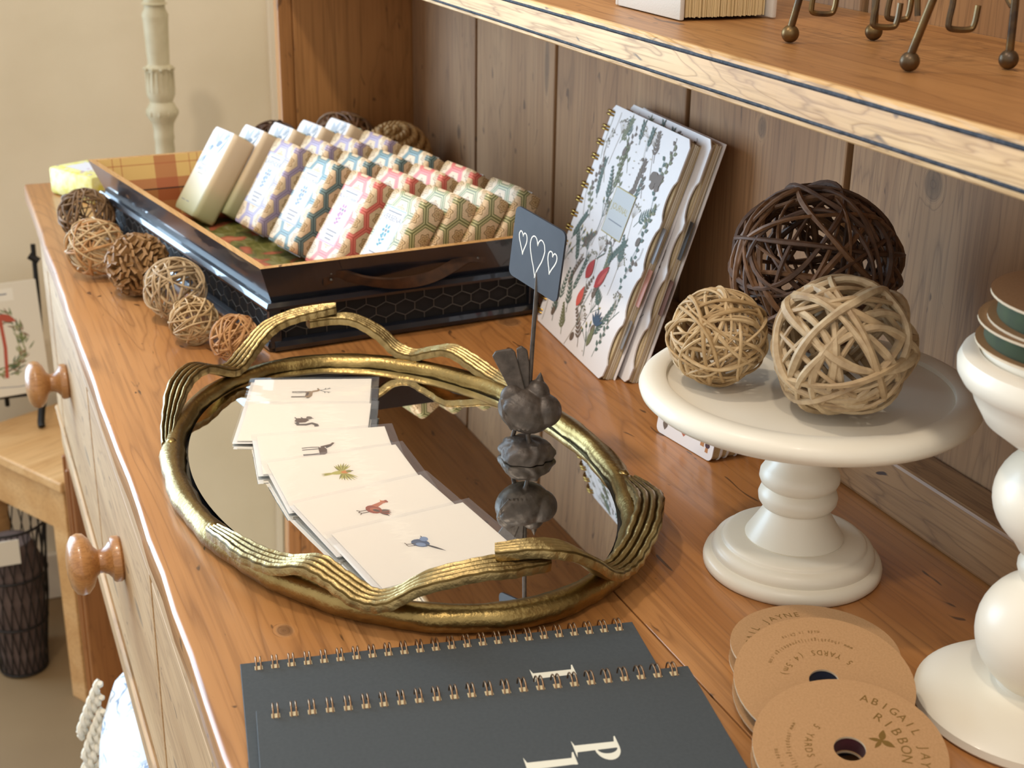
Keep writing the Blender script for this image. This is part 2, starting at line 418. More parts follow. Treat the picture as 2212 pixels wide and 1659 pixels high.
# ================================================================ the hutch
BY = .4955
hu = thing('pine_hutch', 'pine hutch of wide back boards, side panel and beaded shelf', 'hutch', (.9, .48, 0))
gx = [.0618, .30, .529, .804, 1.037, 1.29, 1.53, 1.78]
for a, b in zip(gx, gx[1:]):
    MB().box((a + .0034, BY, 0.0005), (b - .0034, BY + .014, .85), .0018).build('back_board', m_board, hu, smooth=False, world=True)
MB().box((.036, BY + .0145, .0005), (1.78, BY + .018, .85)).build('board_backing', m_gap, hu, smooth=False, world=True)
MB().box((.0405, .339, .0005), (.0640, BY + .0142, .85), .0006).build('side_panel', m_side, hu, smooth=False, world=True)
MB().box((.0400, .320, .0005), (.0625, .3385, .85), .0015).build('face_stile', m_side, hu, smooth=False, world=True)
MB().box((.27, .463, .0005), (1.78, BY - .0005, .040), .0025).build('base_rail', m_rail, hu, smooth=False, world=True)
SY, SZ0, SZ1 = .300, .2885, .3125
sb = MB(); N = 60; random.seed(9); vs, fs = [], []
prof = [(SY + .003, SZ1), (.485, SZ1), (BY - .0005, SZ1), (BY - .0005, SZ0), (SY + .002, SZ0)]
sh = MB().box((.0640, SY + .0035, SZ0 + .0008), (1.78, BY - .0005, SZ1), .0004).build('shelf', m_shelf, hu, smooth=False, world=True)
# front edge of the shelf: fillet, groove, flat, groove, fillet
pr = [(SY + .004, SZ1 + .0004), (SY + .0016, SZ1 + .0004), (SY + .0003, SZ1 - .001), (SY, SZ1 - .0026), (SY + .0016, SZ1 - .0028), (SY + .0016, SZ1 - .0046), (SY, SZ1 - .0048),
      (SY - .0004, (SZ0 + SZ1) / 2), (SY, SZ0 + .0050), (SY + .0014, SZ0 + .0048), (SY + .0014, SZ0 + .0032), (SY, SZ0 + .0030), (SY + .0004, SZ0 + .001), (SY + .002, SZ0), (SY + .004, SZ0)]
N = 160; n = len(pr)
for k in range(N + 1):
    x = .064 + (1.78 - .064) * k / N
    for q, (y, z) in enumerate(pr):
        j = random.uniform(-.0005, .0005) if q in (2, 3) else random.uniform(-.00015, .00015)
        vs.append((x, y + j, z))
fm = []
for k in range(N):
    for q in range(n):
        fs.append([k * n + q, (k + 1) * n + q, (k + 1) * n + (q + 1) % n, k * n + (q + 1) % n]); fm.append(1 if q in (3, 4, 5, 8, 9, 10) else 0)
e = MB().add(vs, fs); e.m = fm
e.build('shelf_edge', [m_edge, m_black], sh, smooth=False, world=False).location = -hu.location

# ================================================================ black tray with chicken wire
m_navy = plain('worn_black_paint', '11141c', .30, nz=(40, '1c2029', .8), bump=(120, .05, .0005), coat=.9)
m_rimwood = wood('bare_rim_wood', ['b98a52', 'c89b62', 'd6ad76', '8f6533'], 0, 2.0, .5, specks=.8, lines=.4)
m_wire = plain('galvanised_wire', '66615a', .4, .6)
m_mesh = plain('dark_panel', '17110e', .8)
m_strap = plain('rusty_strap', '3a2a20', .5, .5, nz=(90, '5a3d28', .7), bump=(150, .3, .001))
def plaid():
    t = NT('plaid_lining'); co = t.n('ShaderNodeTexCoord').outputs['Object']; s = t.n('ShaderNodeSeparateXYZ', {0: co})
    v = t.math('ADD', s.outputs[0], s.outputs[1])
    def bands(c, per, off):
        m_ = t.math('FRACT', t.math('ADD', t.math('DIVIDE', c, per), off))
        return t.ramp(m_, [(.0, 1.0), (.28, 1.0), (.285, 0.0), (.45, 0.0), (.455, .75), (.465, .75), (.47, 0.0), (.56, 0.0), (.565, .75), (.575, .75), (.58, 0.0), (1.0, 0.0)], 'CONSTANT')
    a = bands(s.outputs[1], .085, .35); b = bands(s.outputs[0], .085, .1); h = bands(s.outputs[2], .085, .62)
    base = t.mix(t.math('MULTIPLY', a, .7), lin('d6b36c'), lin('a4502c'))
    base = t.mix(t.math('MULTIPLY', h, .7), base, lin('a4502c'))
    t.i(t.b, 'Base Color', base); t.b.inputs['Roughness'].default_value = .45
    return t.m
m_plaid = plaid()
def fruitprint():
    t = NT('fruit_print'); co = t.n('ShaderNodeTexCoord').outputs['Object']
    n1 = t.noise(co, 22, 2, .5, .8); n2 = t.noise(t.vmath('MULTIPLY', co, (1, 2.2, 1)), 34, 3, .6, 1.2)
    g = t.ramp(n2, [(.3, '3c4620'), (.5, '6f6a34'), (.7, '8d8a62')])
    r = t.ramp(n1, [(.5, '7d3c28'), (.65, 'b8684a'), (.8, 'd8a07a')])
    t.i(t.b, 'Base Color', t.mix(t.ramp(n1, [(.52, 0.0), (.56, 1.0)]), g, r)); t.b.inputs['Roughness'].default_value = .35
    return t.m
m_fruit = fruitprint()
TZ = .080
rim = [V((.728, .143)), V((.702, .425)), V((.232, .345)), V((.253, .057))]      # near-left, near-right, far-right, far-left
cen = sum(rim, V((0, 0))) / 4
def ins(d): # inset quad towards the middle by d metres on every side
    out = []
    for k in range(4):
        a, b, c_ = rim[k - 1], rim[k], rim[(k + 1) % 4]
        u = (a - b).normalized(); v_ = (c_ - b).normalized(); out.append(b + (u + v_) * d)
    return out
tray = thing('wire_sided_tray', 'black wooden tray with chicken-wire sides and plaid lining, full of soaps', 'tray', (cen.x, cen.y, 0))
def wallq(name, o0, z0, o1, z1, th, m, k, extra=None):
    """one sloping side board between two inset outlines"""
    A0, A1 = ins(o0), ins(o1); B0, B1 = ins(o0 + th), ins(o1 + th); k2 = (k + 1) % 4
    vs = [(*A0[k], z0), (*A0[k2], z0), (*A1[k2], z1), (*A1[k], z1), (*B0[k], z0), (*B0[k2], z0), (*B1[k2], z1), (*B1[k], z1)]
    mb = MB().add(vs, [[0, 1, 2, 3]], 0).add(vs, [[5, 4, 7, 6]], 1).add(vs, [[3, 2, 6, 7]], 2).add(vs, [[0, 4, 5, 1], [1, 5, 6, 2], [0, 3, 7, 4]], 0)
    return mb.build(name, m, tray, smooth=False, world=True)
for k in range(4):
    wallq('rim_board', .013, .046, .0, TZ, .007, [m_navy, m_plaid, m_rimwood], k)
    wallq('side_panel', .018, .006, .018, .0455, .006, [m_mesh, m_plaid, m_mesh], k)
    A = ins(.0040); p, q = A[k], A[(k + 1) % 4]
    cs_ = [(.016, .0462), (.0082, .0462), (.0060, .0425), (.0066, .0400), (.016, .0400)]; vs, fs = [], []
    for e_k in (k, (k + 1) % 4):
        for (d_, z_) in cs_: vs.append((*ins(d_)[e_k], z_))
    fs = [[q_, (q_ + 1) % 5, 5 + (q_ + 1) % 5, 5 + q_] for q_ in range(5)]
    MB().add(vs, fs).build('lip_moulding', m_navy, tray, smooth=False, world=True)
    A = ins(.014); p, q = A[k], A[(k + 1) % 4]
    MB().tube([(*p, .006), (*q, .006)], .0058, 8, flat=1).build('foot_moulding', m_navy, tray, world=True)
    A = ins(.016); MB().box((A[k].x - .005, A[k].y - .005, .004), (A[k].x + .005, A[k].y + .005, .044), .001).build('corner_post', m_navy, tray, smooth=False, world=True)
F = ins(.019)
MB().add([(*F[0], .010), (*F[1], .010), (*F[2], .010), (*F[3], .010), (*F[0], .0155), (*F[1], .0155), (*F[2], .0155), (*F[3], .0155)],
         [[3, 2, 1, 0], [4, 5, 6, 7], [0, 1, 5, 4], [1, 2, 6, 5], [2, 3, 7, 6], [3, 0, 4, 7]]).build('tray_floor', m_fruit, tray, smooth=False, world=True)
for k in (0, 3):       # wire on the near end and on the long left side
    A = ins(.0165); p, q = A[k], A[(k + 1) % 4]; d = (q - p); L = d.length; d = d / L
    nrm = V((d.y, -d.x)); 
    if nrm.dot(cen - p) > 0: nrm = -nrm
    mb = MB(); ch = .0108; cw = .0187; z0 = .009; hh = .034
    def P3(u, z): 
        u = min(max(u, .004), L - .004); return (*(p + d * u + nrm * .0012), z0 + min(max(z, 0), hh))
    for j in range(-1, 5):
        for i in range(-1, int(L / cw) + 2):
            cx = (i + .5 * (j % 2)) * cw; cz = j * ch * 1.0 + .004
            if cx < .0 or cx > L: continue
            pts = [(cx - cw / 2, cz - ch * .30), (cx, cz - ch * .68), (cx + cw / 2, cz - ch * .30), (cx + cw / 2, cz + ch * .32)]
            for a, b in zip(pts, pts[1:]):
                if (a[1] < 0 and b[1] < 0) or (a[1] > hh and b[1] > hh): continue
                mb.tube([P3(*a), P3(*b)], .00042, 5)
    mb.build('chicken_wire', m_wire, tray, world=True)
# twisted strap handle on the near end
p, q = rim[0], rim[1]; d = (q - p).normalized(); nrm = V((d.y, -d.x))
ctrl = [(.045, .0035, .0635), (.062, .004, .0635), (.083, .008, .057), (.11, .012, .0525), (.14, .0125, .0535), (.165, .009, .060), (.182, .004, .066), (.20, .0035, .066)]
path = catmull([(*(p + d * (u + .012) + nrm * (o - .0062 - .005)), z) for u, o, z in ctrl], 7)
mb = MB(); vs, fs = [], []
for i, pt in enumerate(path):
    t_ = i / (len(path) - 1); wd = .0052 + .0022 * (abs(t_ - .5) * 2) ** 3; tw = math.sin(t_ * PI * 2) * .7
    tg = (path[min(i + 1, len(path) - 1)] - path[max(i - 1, 0)]).normalized()
    n3 = V((nrm.x, nrm.y, 0)); up_ = tg.cross(n3).normalized()
    if up_.z < 0: up_ = -up_
    a = up_ * math.cos(tw) + n3 * math.sin(tw); b = n3 * math.cos(tw) - up_ * math.sin(tw)
    for (s1, s2) in ((-1, -1), (0, -1.3), (1, -1), (1, 1), (0, 1.3), (-1, 1)): vs.append(pt + a * wd * s1 + b * .0012 * s2)
for i in range(len(path) - 1):
    for q_ in range(6): fs.append([i * 6 + q_, i * 6 + (q_ + 1) % 6, (i + 1) * 6 + (q_ + 1) % 6, (i + 1) * 6 + q_])
fs += [[0, 1, 2, 3, 4, 5], [(len(path) - 1) * 6 + z for z in range(6)][::-1]]
hd = mb.add(vs, fs).build('strap_handle', m_strap, tray, world=True)
sm = MB()
for pt in (path[3], path[-4]):
    for dz in (-.0028, .0028): sm.sphere(pt + V((nrm.x, nrm.y, 0)) * .0016 + V((0, 0, dz)), .0014, 8, 6)
sm.v = [v - tray.location for v in sm.v]
sm.build('rivet', m_wire, hd)

# ================================================================ soaps in the tray
m_label = plain('soap_label', 'dcdde4', .6); m_ink = plain('grey_ink', '7d828c', .6)
m_pink = plain('plum_ink', 'b784b4', .6); m_blue = plain('blue_ink', '7f9fd0', .6); m_teal = plain('teal_ink', '5f9fb5', .6)
VAR = [('lavender', 'LAVENDER', '8d7f9c', 'b9aabf', m_blue, 'lavender-grey'), ('pear', 'FRENCH PEAR', '4c6468', '8aa5a2', m_blue, 'dark teal'),
       ('cherry', 'BLACK CHERRY', 'c45a50', 'e58a7c', m_pink, 'coral red'), ('verbena', 'VERBENA', '6f7246', 'd2cb9a', m_teal, 'olive green')]
SW, STH, SL, ALPHA = .059, .0278, .100, 33.0
def soap_mesh(name, W, Th, L, rc, mat):
    sec = []; n = 5
    for cx, cy, a0 in ((W - rc, rc, -90), (W - rc, Th - rc, 0), (rc, Th - rc, 90), (rc, rc, 180)):
        for k in range(n + 1):
            a = math.radians(a0 + 90 * k / n); sec.append((cx + rc * math.cos(a), cy + rc * math.sin(a)))
    zs = [0, .0012, .006, .02, L / 2, L - .02, L - .006, L - .0012, L]
    me = bpy.data.meshes.new(name); vs, fs, uvs = [], [], []
    per = [0]
    m_ = len(sec)
    for k in range(m_): per.append(per[-1] + (V(sec[(k + 1) % m_]) - V(sec[k])).length)
    for z in zs:
        e_ = min(z, L - z); s_ = 1 - .05 * max(0, 1 - e_ / .006) ** 2 - (.02 if e_ == 0 else 0)
        bul = 0.0
        for x, y in sec: vs.append((W / 2 + (x - W / 2) * s_, Th / 2 + (y - Th / 2) * (s_ + bul * 20), z))
    for i in range(len(zs) - 1):
        for k in range(m_):
            k2 = (k + 1) % m_; fs.append([i * m_ + k, i * m_ + k2, (i + 1) * m_ + k2, (i + 1) * m_ + k])
            uvs.append([(per[k], zs[i]), (per[k + 1], zs[i]), (per[k + 1], zs[i + 1]), (per[k], zs[i + 1])])
    for i, z in ((0, 0), (len(zs) - 1, L)):
        f = [i * m_ + k for k in range(m_)]; f = f[::-1] if i == 0 else f
        fs.append(f); uvs.append([(vs[j][0], vs[j][1]) for j in f])
    me.from_pydata(vs, [], fs); me.materials.append(mat)
    ul = me.uv_layers.new(name='UVMap'); fl = [u for f in uvs for u in f]
    for lp, u in zip(ul.data, fl): lp.uv = u
    me.shade_smooth(); me.set_sharp_from_angle(angle=math.radians(50)); return me
def fold(parent, W, Th, L, mat):
    mb = MB()
    for z, s_ in ((L + .0004, 1), (-.0004, -1)):
        mb.add([(.003, Th * .5, z), (W - .003, Th * .5, z), (W - .012, Th - .003, z), (.012, Th - .003, z), (.003, Th * .5, z + .0008 * s_), (W - .003, Th * .5, z + .0008 * s_), (W - .012, Th - .003, z + .0003 * s_), (.012, Th - .003, z + .0003 * s_)],
               [[4, 5, 6, 7], [0, 1, 5, 4], [1, 2, 6, 5], [2, 3, 7, 6], [3, 0, 4, 7]])
    return mb.build('end_fold', mat, parent, smooth=False)
ROT = 12.0
st = V((.0862, .0165)); yp = V((-.10, .995)); dj = STH / math.cos(math.radians(ALPHA)) + .0006
base = V((.371, .190)); SZ = .0157 + STH * math.sin(math.radians(ALPHA))
ORD = ['frontmost', 'second from the front', 'third from the front', 'rearmost']
face = M(((1, 0, 0, 0), (0, 0, -1, 0), (0, 1, 0, 0), (0, 0, 0, 1)))       # print x -> x, y -> z, out -> -y
random.seed(21)
for i, (key, title, l1, l2, ink, word) in enumerate(VAR):
    hm = hexmat('hexagon_wrapper_' + key, l1, l2, 0); me = soap_mesh('wrapper', SW, STH, SL, .0055, hm)
    pt = Print(); x0, x1, y0, y1 = .007, .043, .024, .083
    pt.rect(x0, y0, x1, y1, m_label); pt.frame(x0 + .001, y0 + .001, x1 - .001, y1 - .001, .0006, ink)
    cx = (x0 + x1) / 2
    pt.line([(cx - .012, .0785), (cx + .012, .0785)], .0011, m_ink)
    pt.text(title, cx, .0725, .0075 if len(title) < 9 else .0052, m_ink)
    for k in range(6): pt.ell(cx + .0045 * math.cos(k * PI / 3), .060 + .0045 * math.sin(k * PI / 3), .0021, .0015, ink, k)
    pt.ell(cx, .060, .0016, .0016, m_ink)
    pt.line([(cx, .056), (cx - .0015, .050), (cx, .044)], .0009, ink)
    for k in range(5): pt.leaf(cx - .0006, .0525 - .002 * k, PI * (.1 if k % 2 else .85), .0062 - .0005 * k, .0022, ink)
    for k in range(3): pt.line([(cx - .010 + .002 * k, .037 - .0042 * k), (cx + .010 - .002 * k, .037 - .0042 * k)], .0010, m_ink)
    first = None
    for j in range(4):
        pos = base + st * i + yp * dj * j
        o = thing('soap_bar', f'{word} hexagon-wrapped soap bar, {ORD[j]} of its row in the tray', 'soap', (pos.x, pos.y, SZ), Rz(ROT + random.uniform(-1, 1)) @ Rx(-ALPHA + random.uniform(-.6, .6)), 'hexagon soaps')
        link('wrapper', me, o)
        if first is None: first = (fold(o, SW, STH, SL, hm), pt.build('soap_label', o, face))
        else:
            for s_ in first:
                c_ = s_.copy(); COL.objects.link(c_); c_.parent = o
def tea_wrapper():
    t = NT('green_tea_wrapper'); uv = t.n('ShaderNodeUVMap').outputs[0]; s = t.n('ShaderNodeSeparateXYZ', {0: uv})
    n_ = t.noise(uv, 30, 2); v = t.math('ADD', t.math('DIVIDE', s.outputs[1], .1), t.math('MULTIPLY', t.math('SUBTRACT', n_, .5), .12))
    frontc = t.ramp(v, [(.05, 'b9bc94'), (.25, 'd8d3b0'), (.45, 'e6ddc6'), (.65, 'e9e8ea'), (1.0, 'e6e8ee')])
    sidec = t.ramp(v, [(.05, 'a9ab82'), (.25, 'bcb68f'), (.42, 'd2bd98'), (1.0, 'd6c0a0')])
    edge = t.math('ADD', s.outputs[0], t.math('MULTIPLY', t.math('POWER', t.math('MAXIMUM', t.math('SUBTRACT', v, .62), 0.0), 2.0), -.16))
    t.i(t.b, 'Base Color', t.mix(t.ramp(s.outputs[0], [(.112, 0.0), (.116, 1.0)]), sidec, frontc))
    t.b.inputs['Roughness'].default_value = .45; t.b.inputs['Coat Weight'].default_value = .05; return t.m
m_tea = tea_wrapper(); me_tea = soap_mesh('wrapper', SW, STH, SL, .0055, m_tea)
m_petal = plain('pale_blue_petal', 'b4c0cf', .5); m_petal2 = plain('slate_blue_petal', '7d8fa5', .5)
pt = Print()
for (x, y, a, ln, wd, m_) in [(.032, .083, 2.2, .016, .009, m_petal), (.034, .083, 1.2, .017, .009, m_petal), (.034, .081, .3, .017, .008, m_petal2), (.030, .078, 3.4, .013, .007, m_petal2), (.018, .066, 3.9, .018, .006, m_petal), (.022, .068, 4.4, .014, .004, m_petal2), (.05, .088, .9, .013, .007, m_petal), (.047, .070, 1.0, .03, .004, m_petal2), (.024, .074, 2.9, .012, .006, m_petal), (.058, .094, 2.6, .01, .005, m_petal)]: pt.leaf(x, y, a, ln, wd, m_)
pt.line([(.012, .055), (.02, .066), (.03, .078), (.045, .088), (.060, .096)], .0008, m_petal2)
for k in range(5): pt.line([(.046 + .003 * k, .090), (.047 + .0032 * k, .096)], .0007, m_ink)
pt.line([(.020, .056), (.036, .056)], .0008, m_ink); pt.text('GREEN TEA', .030, .0505, .0062, m_petal2); pt.line([(.022, .0455), (.040, .0455)], .0007, m_ink)
pt.line([(.014, .012), (.026, .012)], .0009, m_ink); pt.line([(.030, .012), (.040, .012)], .0009, m_ink)
first = None
for j in range(-1, 4):
    pos = base - st * .98 + yp * dj * j
    nm = ['frontmost, set one step ahead', 'second from the front', 'third from the front', 'fourth from the front', 'rearmost'][j + 1]
    o = thing('soap_bar', f'white green-tea soap bar with blue petals, {nm} in its row', 'soap', (pos.x, pos.y, SZ), Rz(ROT) @ Rx(-ALPHA), 'green tea soaps')
    link('wrapper', me_tea, o)
    if first is None: first = (fold(o, SW, STH, SL, m_tea), pt.build('flower_print', o, face @ M.Diagonal((.80, 1, 1, 1))))
    else:
        for s_ in first: c_ = s_.copy(); COL.objects.link(c_); c_.parent = o
# yellow wrapped box behind the tray
m_yel = plain('yellow_floral_paper', 'd9d25a', .5, nz=(120, 'e9e6b0', .7)); m_lil = plain('lilac_ink', 'b59ab0', .6)
o = thing('wrapped_soap_box', 'small yellow floral box leaning behind the far corner of the tray', 'box', (.085, .075, 0), Rz(28))
MB().box((-.045, -.03, 0.0005), (.045, .03, .034), .004).build('box_body', m_yel, o)
pt = Print(); random.seed(3)
pt.rect(-.03, -.016, .012, .016, m_label)
for k in range(34):
    x, y = random.uniform(-.04, .04), random.uniform(-.025, .025); pt.ell(x, y, .0022, .0018, random.choice([m_lil, m_label]))
pt.build('flower_print', o, T(0, 0, .034))

# ================================================================ wicker balls
def strand_pts(rnd, R, n, off=.55, wob=.05):
    ax = V((rnd.gauss(0, 1), rnd.gauss(0, 1), rnd.gauss(0, 1))).normalized(); d = rnd.uniform(-off, off)
    u = ax.orthogonal().normalized(); v = ax.cross(u); rr = math.sqrt(1 - d * d); out = []
    ph = rnd.uniform(0, 6); am = rnd.uniform(0, wob); lay = rnd.uniform(.90, 1.0)
    for k in range(n):
        a = 2 * PI * k / n; q = (ax * (d + am * math.sin(3 * a + ph)) + (u * math.cos(a) + v * math.sin(a)) * rr).normalized()
        out.append(q * R * (lay + .035 * math.sin(2 * a + ph) + .02 * math.sin(5 * a + ph * 2)))
    return out
def wicker(label, loc, R, n, r, mats, seed, split, group=None, off=.55, seg=6, npt=44):
    rnd = random.Random(seed); o = thing('wicker_ball', label, 'decorative ball', (loc[0], loc[1], loc[2] - R), None, group)
    mb = MB()
    for k in range(n):
        pts = [p + V((0, 0, R)) for p in strand_pts(rnd, R * .955, npt, off)]
        rk = r * rnd.uniform(.65, 1.3); rr = [rk * (1 + .18 * math.sin(j * .7 + k)) for j in range(npt)]
        mi = rnd.randrange(len(mats))
        if split: MB().tube(pts, rr, seg, True, flat=rnd.uniform(.7, 1)).build('strand', mats[mi], o)
        else: mb.tube(pts, rr, seg, True, mi=mi)
    if not split: mb.build('woven_strands', mats, o)
    return o
def twig(name, a, b): return plain(name, a, .6, nz=(160, b, .9), bump=(260, .4, .0006))
TAN = [twig('tan_rattan', 'b99a6c', '9c7d52'), twig('pale_rattan', 'cdb288', 'ab8d60')]
GREYTAN = [twig('grey_rattan', 'b59b74', '917656'), twig('ash_rattan', 'c4ad88', '9c8260')]
DARK = [twig('dark_brown_rattan', '5e402a', '3c2718'), twig('umber_rattan', '7d5838', '52361f')]
ORANGE = [twig('ginger_rattan', 'b88552', '8f6337'), twig('straw_rattan', 'c39460', '9c7040')]
BROWN = [twig('brown_rattan', '9a7850', '75583a'), twig('walnut_rattan', '86663f', '64492e')]
wicker('large dark brown twig ball at the back of the cake stand', (1.1466, .4006, .1735), .0535, 50, .0016, DARK, 4, True, off=.72)
wicker('chunky pale rattan ball at the front of the cake stand', (1.2416, .3566, .160), .0403, 30, .0021, GREYTAN, 8, True)
wicker('small fine-stranded pale rattan ball on the left of the cake stand', (1.1792, .3143, .1502), .0302, 40, .00105, TAN, 15, True)
wicker('brown twig ball beside the yellow box, last of the row along the tray', (.302, .0455, .0305), .0305, 34, .0011, BROWN, 31, False)
wicker('straw-coloured rattan ball between the brown twig ball and the bark-chip ball', (.4374, .0400, .0314), .0314, 30, .0011, [TAN[1], ORANGE[1]], 42, False)
wicker('open grey-tan rattan ball just nearer than the bark-chip ball', (.5968, .0910, .0296), .0296, 30, .0010, GREYTAN, 57, False)
wicker('small pale rattan ball second nearest to the gold tray handle', (.6677, .0950, .0218), .0218, 30, .0009, TAN, 61, False)
wicker('small ginger rattan ball tucked under the gold tray handle', (.7270, .1190, .0215), .0215, 28, .0009, ORANGE, 73, False)
wicker('blackish twig ball peeking up left behind the soaps', (.112, .296, .042), .042, 34, .0014, [DARK[0]], 83, False)
wicker('brown vine ball in the hutch corner behind the soaps', (.125, .383, .047), .047, 36, .0015, [DARK[1], BROWN[1]], 95, False)
# bark-chip ball
rnd = random.Random(6); R = .0303
cb = thing('bark_chip_ball', 'ball covered in brown bark chips between two rattan balls', 'decorative ball', (.5083, .0705, 0))
CH = [twig('bark_chip_tan', 'ab8557', '86623a'), twig('bark_chip_brown', '96703f', '6b4a2a')]
MB().sphere((0, 0, R), R * .80, 20, 12).build('core', CH[1], cb)
chips = []
for m_ in CH:
    me = bpy.data.meshes.new('bark_chip')
    vs = [(-.0035, -.0014, -.004), (.0035, -.0014, -.004), (.003, .0014, -.004), (-.003, .0014, -.004), (-.0046, -.0017, .004), (.0042, -.0012, .0046), (.0045, .0014, .0036), (-.004, .0017, .0046)]
    me.from_pydata(vs, [], [[3, 2, 1, 0], [4, 5, 6, 7], [0, 1, 5, 4], [1, 2, 6, 5], [2, 3, 7, 6], [3, 0, 4, 7]]); me.materials.append(m_); chips.append(me)
N = 230
for k in range(N):
    z = 1 - 2 * (k + .5) / N; a = k * 2.39996; d = V((math.sqrt(1 - z * z) * math.cos(a), math.sqrt(1 - z * z) * math.sin(a), z))
    q = d.to_track_quat('Z', 'Y').to_matrix().to_4x4() @ M.Rotation(rnd.uniform(0, PI), 4, 'Z') @ M.Rotation(rnd.uniform(-.35, .35), 4, 'X')
    s_ = rnd.uniform(.7, 1.15)
    link('bark_chip', rnd.choice(chips), cb, mat=M.Translation(V((0, 0, R)) + d * R * rnd.uniform(.83, .90)) @ q @ M.Diagonal((s_, s_, 1, 1)))
# rope ball
rp = thing('rope_ball', 'tan braided rope ball behind the soaps by the back boards', 'decorative ball', (.196, .431, 0))
mr = twig('tan_rope', 'c29a61', '8f6a3a'); R = .0450; mb = MB()
tilt = Ry(18) @ Rx(14)
for k in range(11):
    la = -PI / 2 + PI * (k + .5) / 11; rr = R * .90 * math.cos(la); zz = R * .93 * math.sin(la)
    for s_ in (0, PI):
        n_ = max(24, int(rr * 2 * PI / .0016)); pts = []
        for j in range(n_):
            a = 2 * PI * j / n_; tw = a * max(3, round(rr * 2 * PI / .012)) + s_
            pts.append(T(0, 0, R) @ tilt @ V(((rr + .0022 * math.cos(tw)) * math.cos(a), (rr + .0022 * math.cos(tw)) * math.sin(a), zz + .0022 * math.sin(tw))))
        mb.tube(pts, .0026, 6, True)
mb.sphere((0, 0, R), R * .88, 20, 12)
mb.build('rope_coils', mr, rp)

# ================================================================ gold mirror tray
m_gold = plain('antique_gold', 'a8905c', .33, 1.0, nz=(45, '7c683e', .9), bump=(330, .55, .0007))
m_gold2 = plain('champagne_gold', 'b39d6c', .34, 1.0, nz=(70, '84704a', .9), bump=(420, .55, .0007))
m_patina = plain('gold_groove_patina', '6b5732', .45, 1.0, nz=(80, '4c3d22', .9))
def mirrormat():
    t = NT('mirror_glass'); t.b.inputs['Base Color'].default_value = (.88, .88, .85, 1); t.b.inputs['Metallic'].default_value = 1
    t.b.inputs['Roughness'].default_value = .012; return t.m
m_mirror = mirrormat(); m_bev = plain('dark_bevel', '14161a', .15)
MC = V((.993, .1735)); MA, MBx, MTH = .2165, .1440, math.radians(5)
E1 = V((math.cos(MTH), math.sin(MTH))); E2 = V((-math.sin(MTH), math.cos(MTH)))
def ell(phi, off=0.0, z=0.0):
    a = math.radians(phi); x, y = MA * math.cos(a), MBx * math.sin(a)
    nx, ny = math.cos(a) / MA, math.sin(a) / MBx; l = math.hypot(nx, ny); x += nx / l * off; y += ny / l * off
    p = E1 * x + E2 * y; return V((p.x, p.y, z))
def rad(phi):
    d = ell(phi, .01) - ell(phi, 0); return d.normalized()
gt = thing('mirror_tray', 'oval mirrored tray with gold vine-like rim and handles', 'tray', (MC.x, MC.y, 0))
vs, fs = [], []; N, n = 144, 12
for k in range(N):
    ph = 360 * k / N; r_ = rad(ph); wv = 1 + .10 * math.sin(k * .9) + .06 * math.sin(k * 2.3)
    for q in range(n):
        a = 2 * PI * q / n; vs.append(ell(ph, math.cos(a) * .0085 * wv, .0088 + math.sin(a) * .0085))
for k in range(N):
    for q in range(n): fs.append([k * n + q, ((k + 1) % N) * n + q, ((k + 1) % N) * n + (q + 1) % n, k * n + (q + 1) % n])
MB().add(vs, fs).build('rim', m_gold, gt)
pts = [ell(360 * k / N, -.0062) for k in range(N)]
MB().prism([(p.x, p.y) for p in pts], .0030, .0062).build('backing', m_bev, gt, smooth=False)
pts = [ell(360 * k / N, -.0105) for k in range(N)]
MB().prism([(p.x, p.y) for p in pts], .0081, .0090).build('mirror', m_mirror, gt, smooth=False, mat=Rx(-1.0))
def strip(name, ctrl, wid, ends):
    """flat fluted ribbon along the rim: control points (phi, outward offset, height)"""
    P = catmull(ctrl, 8); n = len(P); L = []
    pts = [ell(p[0], p[1], p[2]) for p in P]; vs, fs = [], []
    prof = [(-1, -1)]
    for j in range(25):
        u = -1 + 2 * j / 24; prof.append((u, 1 + (.75 * abs(math.sin(u * PI * 2.0)) - .45)))
    prof.append((1, -1)); prof += [(.5, -1.35), (-.5, -1.35)]
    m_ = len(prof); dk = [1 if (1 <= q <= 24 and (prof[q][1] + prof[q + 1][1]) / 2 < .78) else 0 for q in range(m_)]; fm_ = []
    for i, p in enumerate(pts):
        t_ = i / (n - 1); tg = (pts[min(i + 1, n - 1)] - pts[max(i - 1, 0)]).normalized()
        r_ = rad(P[i][0]); wv = (r_ - tg * r_.dot(tg)).normalized(); nv = wv.cross(tg); nv = nv if nv.z > 0 else -nv
        wd = wid * (ends[0] + (1 - ends[0]) * min(1, t_ / .22)) * (ends[1] + (1 - ends[1]) * min(1, (1 - t_) / .12)) / 2
        jt = 1 + .05 * math.sin(i * 1.7) + .04 * math.sin(i * .6)
        for (u, v_) in prof: vs.append(p + wv * wd * u * jt + nv * .0030 * v_)
    for i in range(n - 1):
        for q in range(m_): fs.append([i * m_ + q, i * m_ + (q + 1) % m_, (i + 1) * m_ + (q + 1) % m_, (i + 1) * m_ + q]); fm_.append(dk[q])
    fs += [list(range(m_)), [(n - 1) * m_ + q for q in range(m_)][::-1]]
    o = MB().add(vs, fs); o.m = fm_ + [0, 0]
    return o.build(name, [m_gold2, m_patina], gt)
strip('vine_handle', [(244, .004, .011), (233, .007, .018), (222, .010, .029), (213, .009, .031), (205, .004, .0215), (200, .003, .0205), (193, .006, .030), (186, .008, .043), (178, .007, .050), (171, .006, .053), (165, .006, .055)], .0185, (.45, .55))
